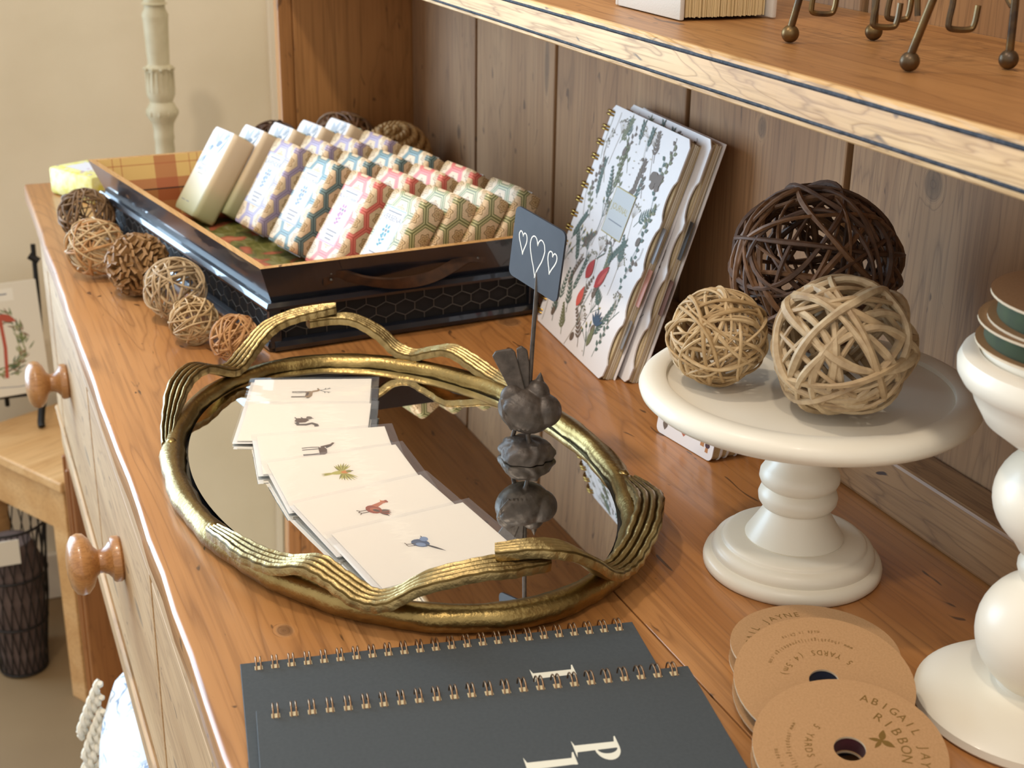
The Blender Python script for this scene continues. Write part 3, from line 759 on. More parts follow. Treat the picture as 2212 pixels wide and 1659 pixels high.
strip('vine_handle', [(174, .001, .045), (166, .006, .0455), (160, .008, .044), (153, .008, .034), (148, .007, .022), (143, .006, .0185), (138, .006, .0235), (132, .006, .029), (126, .006, .024), (119, .006, .0165), (111, .004, .0135)], .0165, (.5, .6))
strip('vine_handle', [(284, .003, .015), (291, .005, .0195), (299, .007, .0215), (306, .007, .0245), (313, .007, .032), (318, .007, .027), (324, .007, .0195), (329, .007, .0225), (336, .007, .036), (346, .005, .043), (354, .003, .042), (361, .002, .040)], .0185, (.5, .6))
strip('vine_handle', [(-10.5, -.002, .049), (-3, .002, .051), (4, .005, .047), (10, .007, .037), (16, .008, .023), (22, .008, .0185), (28, .009, .022), (36, .010, .029), (45, .009, .030), (54, .007, .021), (64, .004, .012)], .0185, (.55, .6))
for ph in (245, 110, 283, 65):
    MB().sphere(ell(ph, .001, .0160), .0036, 12, 8, sc3=(1.3, 1, .7)).build('vine_knot', m_gold, gt)

# ================================================================ cards on the mirror
m_card = plain('white_card', 'ece6dc', .55); m_cardu = plain('card_under', 'dfdcd8', .5)
def sleeve():
    t = NT('clear_sleeve'); tr_ = t.n('ShaderNodeBsdfTransparent'); gl = t.n('ShaderNodeBsdfGlossy', {'Roughness': .06, 'Color': (1, 1, 1, 1)})
    co = t.n('ShaderNodeTexCoord').outputs['Object']; nz_ = t.noise(t.vmath('MULTIPLY', co, (1, .4, 1)), 60, 3)
    bp = t.n('ShaderNodeBump', {'Strength': .25, 'Distance': .002, 'Height': nz_}); t.i(gl, 'Normal', bp.outputs[0])
    fr = t.n('ShaderNodeFresnel', {'IOR': 1.42}); mx = t.n('ShaderNodeMixShader', {0: fr.outputs[0], 1: tr_.outputs[0], 2: gl.outputs[0]})
    df = t.n('ShaderNodeBsdfDiffuse', {'Color': (.85, .9, .95, 1)}); m2 = t.n('ShaderNodeMixShader', {0: .07, 1: mx.outputs[0], 2: df.outputs[0]})
    t.i(t.out, 'Surface', m2.outputs[0]); return t.m
m_sleeve = sleeve()
INK = {k: plain('print_' + k, c_, .6) for k, c_ in dict(fawn='a08462', umber='5c4636', dark='3a3230', rust='9c4a2c', rust2='c0714c', blue='3f5478', blue2='7f95b8', olive='8f8a3c', lime='b8b25c', orange='d08a3a', grey='6c6258').items()}
def S(P, pts, m, s=1.0): P.poly([(x * s, y * s) for x, y in pts], INK[m])
def SL_(P, pts, w_, m): P.line(pts, w_, INK[m])
def stag(P):
    S(P, [(-.0065, .0030), (-.0020, .0052), (.0060, .0050), (.0098, .0035), (.0105, .0000), (.0080, -.0018), (.0010, -.0012), (-.0050, -.0020)], 'fawn')
    S(P, [(-.0065, .0040), (-.0090, .0100), (-.0078, .0120), (-.0050, .0100), (-.0020, .0040)], 'fawn')
    S(P, [(-.0085, .0120), (-.0125, .0098), (-.0128, .0086), (-.0090, .0090)], 'fawn'); P.ell(-.0127, .0092, .0007, .0007, INK['dark'])
    S(P, [(-.0040, .0000), (.0050, -.0014), (.0060, .0008), (-.0020, .0018)], 'umber')
    for x, b_ in ((-.0050, 0), (-.0030, .0010), (.0072, .0006), (.0095, -.0004)): SL_(P, [(x, -.001), (x + b_, -.0075), (x + b_ * .4, -.0145)], .0013, 'umber')
    for s_ in (-1, 1):
        SL_(P, [(-.0078, .0118), (-.0070 + .0030 * s_, .0160), (-.0078 + .0048 * s_, .0215)], .0008, 'dark')
        SL_(P, [(-.0070 + .0030 * s_, .0160), (-.0070 + .0062 * s_, .0168)], .0007, 'dark'); SL_(P, [(-.0074 + .0040 * s_, .0190), (-.0074 + .0066 * s_, .0205)], .0007, 'dark')
    S(P, [(.0098, .0035), (.0122, .0020), (.0118, -.0010), (.0104, .0004)], 'dark')
def squirrel(P):
    S(P, [(-.004, -.006), (.003, -.007), (.006, -.003), (.005, .003), (.000, .006), (-.004, .003)], 'umber')
    P.ell(-.005, .0055, .0035, .0026, INK['grey'], .5); SL_(P, [(-.004, .008), (-.0035, .0095)], .0010, 'dark')
    pts = [(.005, -.005), (.010, -.003), (.010, .004), (.007, .009), (.010, .013), (.014, .014)]
    P.line(pts, .0042, INK['grey']); P.line(pts, .0016, INK['dark']); SL_(P, [(-.003, 0), (-.006, -.002)], .0012, 'dark'); SL_(P, [(-.003, -.006), (-.006, -.0075)], .0012, 'dark')
def horse(P):
    S(P, [(-.005, .002), (.000, .004), (.008, .0035), (.0105, .001), (.010, -.003), (.002, -.003), (-.004, -.003)], 'umber')
    S(P, [(-.005, .003), (-.008, .010), (-.0115, .012), (-.0125, .0100), (-.0095, .0080), (-.0065, -.001), (-.002, .0)], 'umber')
    S(P, [(-.008, .010), (-.005, .008), (-.002, .004), (-.005, .003)], 'dark')
    for x, t_ in ((-.005, -.001), (-.002, .0005), (.007, .001), (.0095, -.0005)): SL_(P, [(x, -.002), (x + t_, -.009), (x + t_ * .5, -.017)], .0013, 'dark')
    SL_(P, [(.010, .001), (.0135, -.002), (.0145, -.009)], .0016, 'dark')
def finch(P):
    for k in range(8):
        P.leaf(-.001, .001, 2.25 + .16 * k, .017 - .0010 * abs(k - 3), .0019, INK['olive' if k % 2 else 'lime'])
        P.leaf(.001, .002, .70 - .17 * k, .018 - .0010 * abs(k - 2), .0019, INK['olive' if k % 2 else 'lime'])
    for k in range(3): P.leaf(0, -.004, -1.75 + .18 * k, .012, .0022, INK['olive' if k % 2 else 'lime'])
    P.ell(0, 0, .0034, .0078, INK['lime']); P.ell(.0004, .0042, .0028, .0036, INK['orange']); P.ell(0, .0074, .0024, .0024, INK['olive']); S(P, [(-.0008, .0095), (.0008, .0095), (0, .0118)], 'dark')
def hen(P):
    for k in range(5): P.leaf(.004, .001, .35 + .22 * k, .013 - .0008 * k, .0036, INK['rust' if k % 2 else 'umber'])
    P.ell(.0005, -.0010, .0078, .0056, INK['rust'], .25)
    S(P, [(-.0065, .0000), (-.0090, .0090), (-.0072, .0112), (-.0050, .0095), (-.0015, .0030)], 'rust2')
    P.ell(-.0078, .0108, .0025, .0023, INK['rust2']); S(P, [(-.0098, .0112), (-.0122, .0100), (-.0098, .0096)], 'orange')
    for k in range(3): P.ell(-.0090 + .0014 * k, .0135, .0009, .0013, INK['rust'])
    P.ell(.0015, -.0008, .0046, .0030, INK['rust2'], .35); P.ell(.0030, .0000, .0032, .0018, INK['umber'], .5)
    for x in (-.0010, .0026): SL_(P, [(x, -.006), (x - .0004, -.0120), (x - .0030, -.0138)], .0010, 'umber'); SL_(P, [(x - .0004, -.0120), (x + .0014, -.0140)], .0008, 'umber')
def wren(P):
    P.ell(0, 0, .0075, .0055, INK['blue'], .6); P.ell(-.0045, .0052, .0036, .0032, INK['blue2']); P.ell(.002, -.0005, .004, .0026, INK['blue2'], .8)
    P.leaf(.003, .002, .55, .019, .0022, INK['dark']); S(P, [(-.008, .0055), (-.0105, .0052), (-.008, .0043)], 'dark')
    for x in (-.001, .002): SL_(P, [(x, -.004), (x - .002, -.010), (x - .0045, -.0105)], .0008, 'umber')
cards = [((.805, .118), (.8345, .2070), stag, 'stag', .0), ((.859, .1015), (.8915, .1930), squirrel, 'squirrel', 0), ((.9225, .0935), (.9365, .1865), horse, 'brown horse', 0),
         ((.9700, .0900), (.9705, .1860), finch, 'yellow-green bird in flight', 0), ((1.0385, .0915), (1.0250, .1820), hen, 'russet hen', 0), ((1.0880, .1035), (1.0755, .1900), wren, 'blue wren', 0)]
GZ = .0106; CW = .0925; CLS = [.062, .066, .062, .074, .074, .074]
for i, (tl, tr_, fn, nm, _) in enumerate(cards):
    tl, tr_ = V(tl), V(tr_); d = (tr_ - tl).normalized(); a = math.degrees(math.atan2(d.y, d.x)) - 90
    CL = CLS[i]
    tilt = 0 if i == 0 else 1.5
    o = thing('greeting_card', f'white card printed with a {nm}, sleeved, in the fan on the mirror', 'card', (tl.x, tl.y, GZ + (0.0002 if i == 0 else .0026)), Rz(a) @ Ry(tilt), 'fanned animal cards')
    # local: +y along the far edge (reading up), +x towards the viewer
    b = MB().box((0, 0, .0011), (CL, CW, .0019), .0002)
    b.build('card', m_card, o, smooth=False)
    random.seed(i)
    for k in range(1 if i < 4 else 2):
        MB().box((random.uniform(0, .003), -random.uniform(.001, .0035) - .0015 * k, .0002 + k * .00045), (CL + random.uniform(0, .003), CW - .003, .0005 + k * .00045)).build('under_card', m_cardu, o, smooth=False)
    P = Print(); fn(P)
    P.build('animal_print', o, T(.031 if i < 5 else .036, CW * .47, .0019) @ M.Diagonal((.82, .82, 1, 1)))
    q = MB().add([(-.003, -.004, .0023), (CL + .003, -.004, .0021), (CL + .003, CW + .006, .0022), (-.003, CW + .006, .0024), (CL * .5, -.004, .0026), (CL * .5, CW + .006, .0025)], [[0, 4, 5, 3], [4, 1, 2, 5]])
    q.build('clear_sleeve', m_sleeve, o, smooth=True)

# ================================================================ bird card holder with chalk sign
m_iron = plain('weathered_iron', '5a5048', .48, .35, nz=(140, '37302a', .9), bump=(240, .5, .0008))
m_chalk = plain('chalkboard', '343a44', .5, nz=(60, '3b414b', .6)); m_white = plain('chalk_white', 'e6e6e0', .9)
BX = V((1.008, .2675, .0076)); bd = thing('bird_card_holder', 'cast-iron bird on a rock holding up a chalk-heart sign on a rod', 'card holder', BX)
e_ = V((.375, .927, 0)); f_ = V((.927, -.375, 0))
def L3(a, b, z): return e_ * a + f_ * b + V((0, 0, z))
rk = MB(); rr_ = random.Random(2)
rk.sphere((0, 0, .0040), .0185, 56, 24, sc3=(1, 1, .62))
for i, p in enumerate(rk.v):
    k = noise.noise(p * 170) * .0030 + noise.noise(p * 70) * .003; q = V((p.x, p.y, 0)); q = q.normalized() if q.length > 1e-5 else q
    rk.v[i] = V((p.x, p.y, max(p.z, 0.0002))) + q * (k + .0004 * math.sin(math.atan2(p.y, p.x) * 5))
rk.build('rock_base', m_iron, bd)
def blob(mb, c_, r, s3, rot=None): mb.sphere(c_, r, 20, 12, sc3=s3, rot=rot)
fr = M((e_, f_.cross(e_) * 0 + V((-e_.y, e_.x, 0)), V((0, 0, 1)))).transposed().to_4x4()
b = MB()
blob(b, L3(-.001, 0, .0360), .0172, (1.18, .98, .92), fr @ Ry(22))
blob(b, L3(.0125, .001, .0365), .0120, (1.05, 1, 1.0))
blob(b, L3(.0070, -.004, .0470), .0095, (1.0, .95, 1.1))
for k in range(5): b.tube([L3(-.018 + .0028 * k, .0055 + .002 * k, .046 - .0012 * k), L3(-.0165 + .003 * k, .012, .036 - .001 * k), L3(-.0105 + .003 * k, .0135, .0265)], .0011, 6)
blob(b, L3(-.004, .0095, .0375), .0090, (1.55, .75, .85), fr @ Ry(28))
blob(b, L3(-.010, .001, .0455), .0090, (1, .8, 1.1), fr @ Ry(-25))
for a in (-.006, .006): b.tube([L3(-.003 + a * .4, a, .030), L3(-.004 + a, a, .012)], .0017, 8)
b.lathe([(.0034, 0), (.002, .004), (0, .0085)], 10, 0, T(*L3(.0085, -.006, .0555)) @ Ry(12))
bo = b.build('bird_body', m_iron, bd)
r1 = bo.modifiers.new('remesh', 'REMESH'); r1.mode = 'VOXEL'; r1.voxel_size = .0006; r1.use_smooth_shade = True
r2 = bo.modifiers.new('smooth', 'SMOOTH'); r2.factor = .5; r2.iterations = 4
tl_ = MB()
for b_, cs_ in ((.000, [(-.0115, .050), (-.001, .050), (-.0088, .078), (-.0115, .0805), (-.0150, .0800), (-.0225, .0785), (-.0248, .0750)]), (-.0028, [(-.0055, .050), (.0015, .050), (.0012, .070), (-.0004, .0785), (-.0045, .0815), (-.0080, .0795)])):
    pts = [L3(a, b_ - (z - .05) * .15, z) for a, z in cs_]
    off = f_ * .0012 ; n = len(pts)
    tl_ = MB().add([p - off for p in pts] + [p + off for p in pts], [list(range(n))[::-1], list(range(n, 2 * n))] + [[k, (k + 1) % n, n + (k + 1) % n, n + k] for k in range(n)])
    o = tl_.build('tail_feather', m_iron, bd, smooth=False); bv = o.modifiers.new('bevel', 'BEVEL'); bv.width = .0008; bv.segments = 2
SC = V((1.001, .2765, .1550))
rod = MB().tube([V((1.003, .2712, .055)) - BX, V((1.002, .2735, .095)) - BX, SC + V((0, .001, .004)) - BX], .0016, 10).build('rod', m_iron, bd)
sw_, sh_ = .0535, .0515; pts = []
for cx, cy, a0 in ((1, -1, -90), (1, 1, 0), (-1, 1, 90), (-1, -1, 180)):
    for k in range(5):
        a = math.radians(a0 + 22.5 * k); pts.append((cx * (sw_ / 2 - .0045) + .0045 * math.cos(a), cy * (sh_ / 2 - .0045) + .0045 * math.sin(a)))
sm_ = T(*(SC - BX)) @ Rz(16) @ Rx(90) @ Rz(-9)
sg = MB().prism(pts, 0, .0016).build('chalk_sign', m_chalk, bd, smooth=False, mat=sm_)
P = Print(); rr_ = random.Random(4)
def heart(cx, cy, s_, lean=0):
    pts = []
    for k in range(41):
        t_ = 2 * PI * k / 40
        x = 16 * math.sin(t_) ** 3 / 17; y = (13 * math.cos(t_) - 5 * math.cos(2 * t_) - 2 * math.cos(3 * t_) - math.cos(4 * t_)) / 17
        if y < -.1: y *= 1.35
        pts.append((cx + s_ * (x * .62 + lean * y) + rr_.uniform(-.0001, .0001), cy + s_ * (y * 1.05) + rr_.uniform(-.0001, .0001)))
    P.line(pts, .00095, m_white)
heart(-.0155, .0042, .0074, -.12); heart(.0005, .0015, .0135, -.04); heart(.0165, .0020, .0078, .1)
P.build('chalk_hearts', sg, T(0, 0, .0016))

# ================================================================ leaning journals
m_cover = plain('white_cover', 'e9e6e6', .42, coat=.15); m_page = plain('page_edges', 'cbb893', .8, nz=(900, 'b7a27c', .9))
m_pgw = plain('white_pages', 'e4dccb', .8); m_goldw = plain('gold_wire', 'a98a48', .3, 1.0)
m_grn = plain('sage_ink', '56685e', .6); m_grn2 = plain('olive_ink', '76795a', .6); m_brn = plain('umber_ink', '6e5f52', .6)
m_lgt = plain('pale_stem_ink', 'a49a88', .6); m_red = plain('poppy_ink', 'b0322e', .6); m_red2 = plain('poppy_light_ink', 'c8574a', .6)
m_plate = plain('grey_plate', 'bfc3c4', .5); m_foil = plain('gold_foil', '9c883c', .4, .3); m_blu = plain('thistle_ink', '41556b', .6); m_ylw = plain('bud_ink', 'a8964a', .6)
JW, JH, JT = .166, .208, .0115
def jr_outline():
    pts = [(0, 0), (JW - .006, 0), (JW, .006), (JW, .036)]
    y = .036
    def notch(y0, y1, d):
        r = []
        for k in range(9):
            t = k / 8; r.append((JW - d * math.sin(PI * t) ** .6, y0 + (y1 - y0) * t))
        return r
    pts = [(0, .004), (.004, 0), (JW - .006, 0), (JW - .001, .004)] + notch(.014, .050, .0065) + notch(.056, .092, .006) + notch(.098, .134, .006) + notch(.140, .174, .0065) + [(JW, .202), (JW - .006, JH), (.004, JH), (0, JH - .004)]
    return pts
def botanical(seed):
    P = Print(); r = random.Random(seed)
    def inside(x, y): return .012 < x < JW - .017 and .006 < y < JH - .006
    def stem(x, y, a, ln, curve, n=9):
        pts = [(x, y)]
        for k in range(n): a += curve / n; x += math.cos(a) * ln / n; y += math.sin(a) * ln / n; pts.append((min(max(x, .008), JW - .013), min(max(y, .004), JH - .004)))
        return pts
    def fern(x, y, a, ln, m):
        p = stem(x, y, a, ln, r.uniform(-.7, .7)); P.line(p, .0007, m)
        for k in range(2, len(p)):
            d = math.atan2(p[k][1] - p[k - 1][1], p[k][0] - p[k - 1][0]); l = .0095 * (1.15 - k / len(p))
            for s in (-1, 1):
                q = p[k]
                if inside(*q): P.leaf(q[0], q[1], d + s * .8, l, .0024, m)
    def eucal(x, y, a, ln, m):
        p = stem(x, y, a, ln, r.uniform(-.5, .5)); P.line(p, .0006, m)
        for k in range(2, len(p)):
            d = math.atan2(p[k][1] - p[k - 1][1], p[k][0] - p[k - 1][0]); s = 1 if k % 2 else -1
            if inside(*p[k]): P.leaf(p[k][0], p[k][1], d + s * 1.0, .0058, .0034, m)
    def umbel(x, y, a, ln):
        p = stem(x, y, a, ln, r.uniform(-.4, .4)); P.line(p, .0006, m_lgt); e = p[-1]
        for k in range(9):
            b = a - .9 + 1.8 * k / 8; q = (e[0] + .012 * math.cos(b), e[1] + .012 * math.sin(b))
            if inside(*q):
                P.line([e, q], .0003, m_lgt)
                for z in range(3): P.ell(q[0] + r.uniform(-.002, .002), q[1] + r.uniform(-.002, .002), .0008, .0008, r.choice([m_brn, m_lgt, m_grn2]), n=6)
    def buds(x, y, a, ln):
        p = stem(x, y, a, ln, r.uniform(-.4, .4)); P.line(p, .0007, m_grn)
        for k in range(4):
            b = a - .7 + 1.4 * k / 3; e = p[5]; q = (e[0] + .013 * math.cos(b), e[1] + .013 * math.sin(b))
            if inside(*q): P.line([e, q], .0005, m_grn); P.leaf(q[0], q[1], b, .0055, .0030, m_grn); P.leaf(q[0] + math.cos(b) * .003, q[1] + math.sin(b) * .003, b, .0035, .0018, m_ylw)
    def jag(x, y, a, ln, m):
        p = stem(x, y, a, ln, r.uniform(-.6, .6)); P.line(p, .0009, m)
        for k in range(1, len(p)):
            d = math.atan2(p[k][1] - p[k - 1][1], p[k][0] - p[k - 1][0])
            for s in (-1, 1):
                if inside(*p[k]): P.leaf(p[k][0], p[k][1], d + s * .55, .0075, .0026, m, .4)
    kinds = [fern, eucal, jag, fern, jag, eucal]
    cells = [(cx, cy) for cy in range(10) for cx in range(7)]; r.shuffle(cells)
    for i, (cx, cy) in enumerate(cells):
        x = .016 + cx * .0205 + r.uniform(-.005, .005); y = .006 + cy * .0195 + r.uniform(-.005, .005); a = 1.57 + r.uniform(-.7, .7); ln = r.uniform(.030, .044)
        t = i % 9
        if t in (0, 1, 2, 3, 4, 5): kinds[t](x, y, a, ln * (.9 if t != 1 else 1.1), r.choice([m_grn, m_grn, m_grn2, m_brn]))
        elif t in (6, 7): umbel(x, y, a, ln * .8)
        else: buds(x, y, a, ln * .7)
    for k in range(46):
        x, y = r.uniform(.014, JW - .02), r.uniform(.008, JH - .01); P.ell(x, y, .0007, .0007, r.choice([m_brn, m_foil, m_lgt]), n=6)
    for (x, y) in ((.03, .018), (.085, .012), (.118, .030), (.055, .175), (.122, .168), (.14, .115)): P.ell(x, y, .0042, .0034, r.choice([m_brn, m_brn, m_grn]), 1.1)
    # poppies, thistle, butterfly
    P.leaf(.070, .062, 1.3, .020, .014, m_red); P.leaf(.092, .060, 1.0, .028, .013, m_red); P.leaf(.097, .064, 1.0, .02, .005, m_red2); P.leaf(.072, .036, 1.45, .020, .011, m_red2)
    for (a, b) in (((.078, .083), (.088, .098)), ((.104, .084), (.092, .102))): P.line([a, ((a[0] + b[0]) / 2 + .006, (a[1] + b[1]) / 2), b], .0011, m_grn)
    P.line([(.090, .058), (.084, .040), (.086, .022)], .0008, m_grn)
    for k in range(6): P.leaf(.120, .034, .5 + .42 * k, .014, .0035, m_blu)
    P.leaf(.118, .014, 1.45, .020, .008, m_grn2)
    for s in (-1, 1): P.leaf(.132, .164, 1.57 - s * .9, .013, .011, m_brn); P.leaf(.132, .163, 1.57 - s * 1.9, .010, .008, m_brn)
    P.rect(.066, .106, .108, .146, m_plate); P.frame(.066, .106, .108, .146, .0008, m_foil)
    P.text('JOURNAL', .087, .130, .0078, m_foil); P.line([(.072, .118), (.102, .118)], .0010, m_ink)
    return P
bp = botanical(12)
def journal(label, loc, rz, lean, seed, tabs):
    o = thing('journal', label, 'journal', loc, Rz(rz) @ Rx(-lean), 'leaning floral journals')
    # local: x along the width (to the viewer), y thickness (front cover at 0, back +), z up
    A = face
    MB().prism(jr_outline(), 0, .0012, 0, A).build('front_cover', m_cover, o, smooth=False)
    MB().box((0, JT - .0012, 0), (JW, JT, JH), .0005).build('back_cover', m_cover, o, smooth=False)
    random.seed(seed); pg = MB()
    for k in range(9):
        y = .0016 + k * (JT - .0034) / 9; s = random.uniform(0, .0016)
        pg.box((.003, y, .0015), (JW - .0025 - s, y + .00085, JH - .002 - s), 0, k % 2)
    pg.build('pages', [m_page, m_pgw], o, smooth=False)
    for (z0, z1, c_, d, yy) in tabs:
        MB().box((JW - .012, yy, z0), (JW + d, yy + .0006, z1), .0002).build('index_tab', c_, o, smooth=False)
    ring = bpy.data.meshes.new('binding_ring'); mb = MB()
    for dz in (0, .0030): mb.tube([(.0095 * math.cos(a), JT / 2 + .0098 * math.sin(a), dz) for a in [2 * PI * k / 16 for k in range(16)]], 0.0010, 6, True)
    ring.from_pydata([tuple(p) for p in mb.v], [], mb.f); ring.materials.append(m_goldw); ring.shade_smooth()
    for k in range(15):
        link('binding_ring', ring, o, mat=T(0, 0, .008 + k * .0136))
    bp.build('botanical_print', o, A @ T(0, 0, .0012)) if seed == 1 else None
    return o
tp = plain('pink_tab', 'c8958a', .6); tg_ = plain('grey_tab', '8f939c', .6); tk = plain('charcoal_tab', '3c3a3a', .6); tm = plain('mauve_tab', '7d5f58', .6); tc = plain('cream_tab', 'cbb79a', .6)
jf = journal('white floral spiral journal with red poppies, in front of its twin', (.7085, .4035, .0006), -4.2, 19.6, 1, [(.030, .055, tg_, .001, .006), (.068, .100, tp, .004, .005), (.105, .135, tg_, .002, .004)])
jb = journal('second white floral journal, leaning behind the poppy one', (.7230, .4200, .0006), -4.0, 17.8, 2, [(.062, .092, tm, .003, .006), (.110, .142, tk, .003, .005)])
cp = [c_ for c_ in jf.children if c_.name.startswith('botanical_print')][0].copy(); COL.objects.link(cp); cp.parent = jb

# small mushroom notebooks under the cake stand
m_kraft = plain('cream_notebook_page', 'cfba90', .75, nz=(700, 'b69f74', .9))
m_cap = plain('mushroom_cap', '4a2f33', .5); m_gill = plain('mushroom_gill', 'd8a24a', .5); m_stip = plain('mushroom_stem', 'b9804f', .5); m_salm = plain('salmon_mushroom', 'b5654a', .5); m_sal2 = plain('salmon_light', 'cf8a6c', .5)
NW, NH = .068, .048
yy = 0.0
specs = [(.0075, 'frontmost, with brown mushrooms on its cover', True), (.0055, 'grey-white cover, second from the front', False), (.0085, 'cream with dark motif, third from front', True), (.0085, 'cream pages, fourth from the front', False), (.0085, 'thin cream cover, fifth from the front', False), (.0085, 'at the back of the row', False)]
for i, (th, lab, pr_) in enumerate(specs):
    o = thing('notebook', f'mushroom notebook under the cake stand, {lab}', 'notebook', (.981 - .001 * i + .0008 * yy, .3862 + yy, .0004), Rz(8) @ Rx(-9 - .6 * i), 'mushroom notebooks')
    pts = []
    for cx, cy, a0 in ((NW - .005, .005, -90), (NW - .005, NH - .005, 0), (.005, NH - .005, 90), (.005, .005, 180)):
        for k in range(5): a = math.radians(a0 + 22.5 * k); pts.append((cx + .005 * math.cos(a), cy + .005 * math.sin(a)))
    MB().prism(pts, 0, .0008, 0, face).build('front_cover', m_cover, o, smooth=False)
    p2 = [(x * .985, y * .985 + .0003) for x, y in pts]
    MB().prism(p2, -th + .0009, -.0001, 0, face).build('page_block', m_kraft, o, smooth=False)
    MB().prism(pts, -th, -th + .0008, 0, face).build('back_cover', m_cover, o, smooth=False)
    if pr_:
        P = Print()
        for (x, y, s) in ((.055, .008, 1.0), (.012, .030, .9)):
            P.poly([(x - .0022 * s, y), (x + .0022 * s, y), (x + .0018 * s, y + .012 * s), (x - .0016 * s, y + .012 * s)], m_stip)
            P.ell(x, y + .0125 * s, .0062 * s, .0026 * s, m_gill); P.poly([(x - .0068 * s, y + .0125 * s), (x - .005 * s, y + .018 * s), (x - .001 * s, y + .0215 * s), (x + .002 * s, y + .021 * s), (x + .0062 * s, y + .016 * s), (x + .0066 * s, y + .0125 * s), (x, y + .0142 * s)], m_cap)
        P.poly([(.059, .005), (.0625, .005), (.0622, .0095), (.0595, .0095)], m_stip); P.ell(.061, .0105, .0028, .0022, m_cap)
        for (x, y) in ((.020, .024), (.024, .029), (.033, .011)):
            P.leaf(x, y - .004, 1.7, .013, .0075, m_salm); P.ell(x + .001, y + .002, .0022, .0034, m_sal2, .4)
        P.line([(.043, .022), (.046, .030), (.049, .038)], .0016, m_ink); P.leaf(.0445, .026, 4.5, .010, .0055, m_brn)
        P.line([(.010, .008), (.010, .018)], .0026, m_ink); P.leaf(.010, .012, 4.71, .008, .006, m_brn)
        P.build('mushroom_print', o, face @ T(0, 0, .0008))
    yy += th + .0007

# ================================================================ cake stand
m_cream = plain('cream_enamel', 'e9e1cf', .38, bump=(30, .04, .001), coat=.08, nz=(14, 'e5dcc8', .6))
cs = thing('cake_stand', 'cream painted wooden cake stand carrying three wicker balls', 'cake stand', (1.200, .366, 0))
MB().lathe([(0, 0.0003), (.0530, .0003), (.0545, .002), (.0547, .0050), (.0538, .0078), (.0512, .0096), (.0500, .0099), (.0496, .0101), (.0498, .0115), (.0494, .0138), (.0480, .0162), (.0456, .0178), (.0444, .0181), (.0442, .0183), (.0440, .0194), (.0428, .0206), (.0400, .0213), (.0320, .0216), (0, .0216)], 72).build('foot', m_cream, cs)
MB().lathe([(0, .0215), (.0298, .0215), (.0300, .0222), (.0255, .0295), (.0215, .0362), (.0192, .0405), (.0190, .0412), (.0215, .0425), (.0235, .0455), (.0240, .0490), (.0230, .0520), (.0207, .0545), (.0202, .0550), (.0207, .0556), (.0230, .0572), (.0242, .0602), (.0238, .0640), (.0218, .0672), (.0188, .0705), (.0166, .0750), (.0156, .0810), (.0160, .0880), (.0182, .0960), (.0230, .1030), (.0300, .1062), (0, .1062)], 64).build('stem', m_cream, cs)
MB().lathe([(0, .1060), (.0300, .1060), (.0700, .1068), (.0880, .1082), (.0950, .1102), (.0988, .1138), (.0998, .1168), (.0986, .1203), (.0955, .1230), (.0915, .1239), (.0852, .1237), (.0838, .1228), (.0835, .1200), (.0800, .1195), (0, .1195)], 96).build('plate', m_cream, cs)

# ================================================================ pedestal with green ribbon spools
pd = thing('pedestal_stand', 'cream turned pedestal stand with ball stem beside the ribbon spools', 'pedestal', (1.3785, .3986, 0))
MB().lathe([(0, .0003), (.0590, .0003), (.0605, .002), (.0600, .006), (.0560, .0090), (.0460, .0115), (.0320, .0132), (.0225, .0145), (.0205, .0160), (.0200, .0180), (0, .0180)], 72).build('foot', m_cream, pd)
pr_ = [(0, .0175), (.0195, .0175), (.0215, .0195)]
for k in range(1, 14): a = -PI / 2 + .62 + (PI - 1.1) * k / 14; pr_.append((.0345 * math.cos(a), .0460 + .0335 * math.sin(a)))
pr_ += [(.0165, .0765), (.0175, .0785), (.0188, .0820), (.0188, .0850), (.0175, .0880), (.0165, .0900), (.0200, .0925)]
for k in range(1, 14): a = -PI / 2 + .60 + (PI - 1.2) * k / 14; pr_.append((.0357 * math.cos(a), .1210 + .0300 * math.sin(a)))
pr_ += [(.0195, .1470), (.0190, .1490), (.0, .1490)]
MB().lathe(pr_, 64).build('stem', m_cream, pd)
MB().lathe([(0, .1488), (.0220, .1488), (.0340, .1520), (.0450, .1600), (.0510, .1700), (.0535, .1765), (.0575, .1790), (.0603, .1835), (.0608, .1885), (.0590, .1930), (.0550, .1950), (.0515, .1950), (.0510, .1932), (0, .1932)], 80).build('cup', m_cream, pd)
MB().lathe([(0, .1934), (.0505, .1934), (.0508, .1985), (.0498, .1990), (0, .1990)], 72).build('inset_disc', plain('ivory_disc', 'efe6d2', .45), pd)

m_craft = plain('kraft_card', 'b48a5e', .75, nz=(900, 'a47c50', .9)); m_craftc = plain('kraft_cut_edge', 'd8c3a4', .8)
m_gfoil = plain('bronze_foil', '8a6a34', .4, .5)
def ribbonmat(name, c1, c2): return plain(name, c1, .8, nz=(90, c2, .9), sheen=.15)
def ring_disc(mb, r, hole, z0, z1, seg=56):
    vs, fs, ms = [], [], []
    for z, rr in ((z0, hole), (z0, r), (z1, r), (z1, hole)): vs += [(rr * math.cos(2 * PI * k / seg), rr * math.sin(2 * PI * k / seg), z) for k in range(seg)]
    for j in range(4):
        for k in range(seg): fs.append([j * seg + k, j * seg + (k + 1) % seg, ((j + 1) % 4) * seg + (k + 1) % seg, ((j + 1) % 4) * seg + k]); ms.append(1 if j in (1, 3) else 0)
    o = len(mb.v); mb.add(vs, fs); mb.m[-len(fs):] = ms; return mb
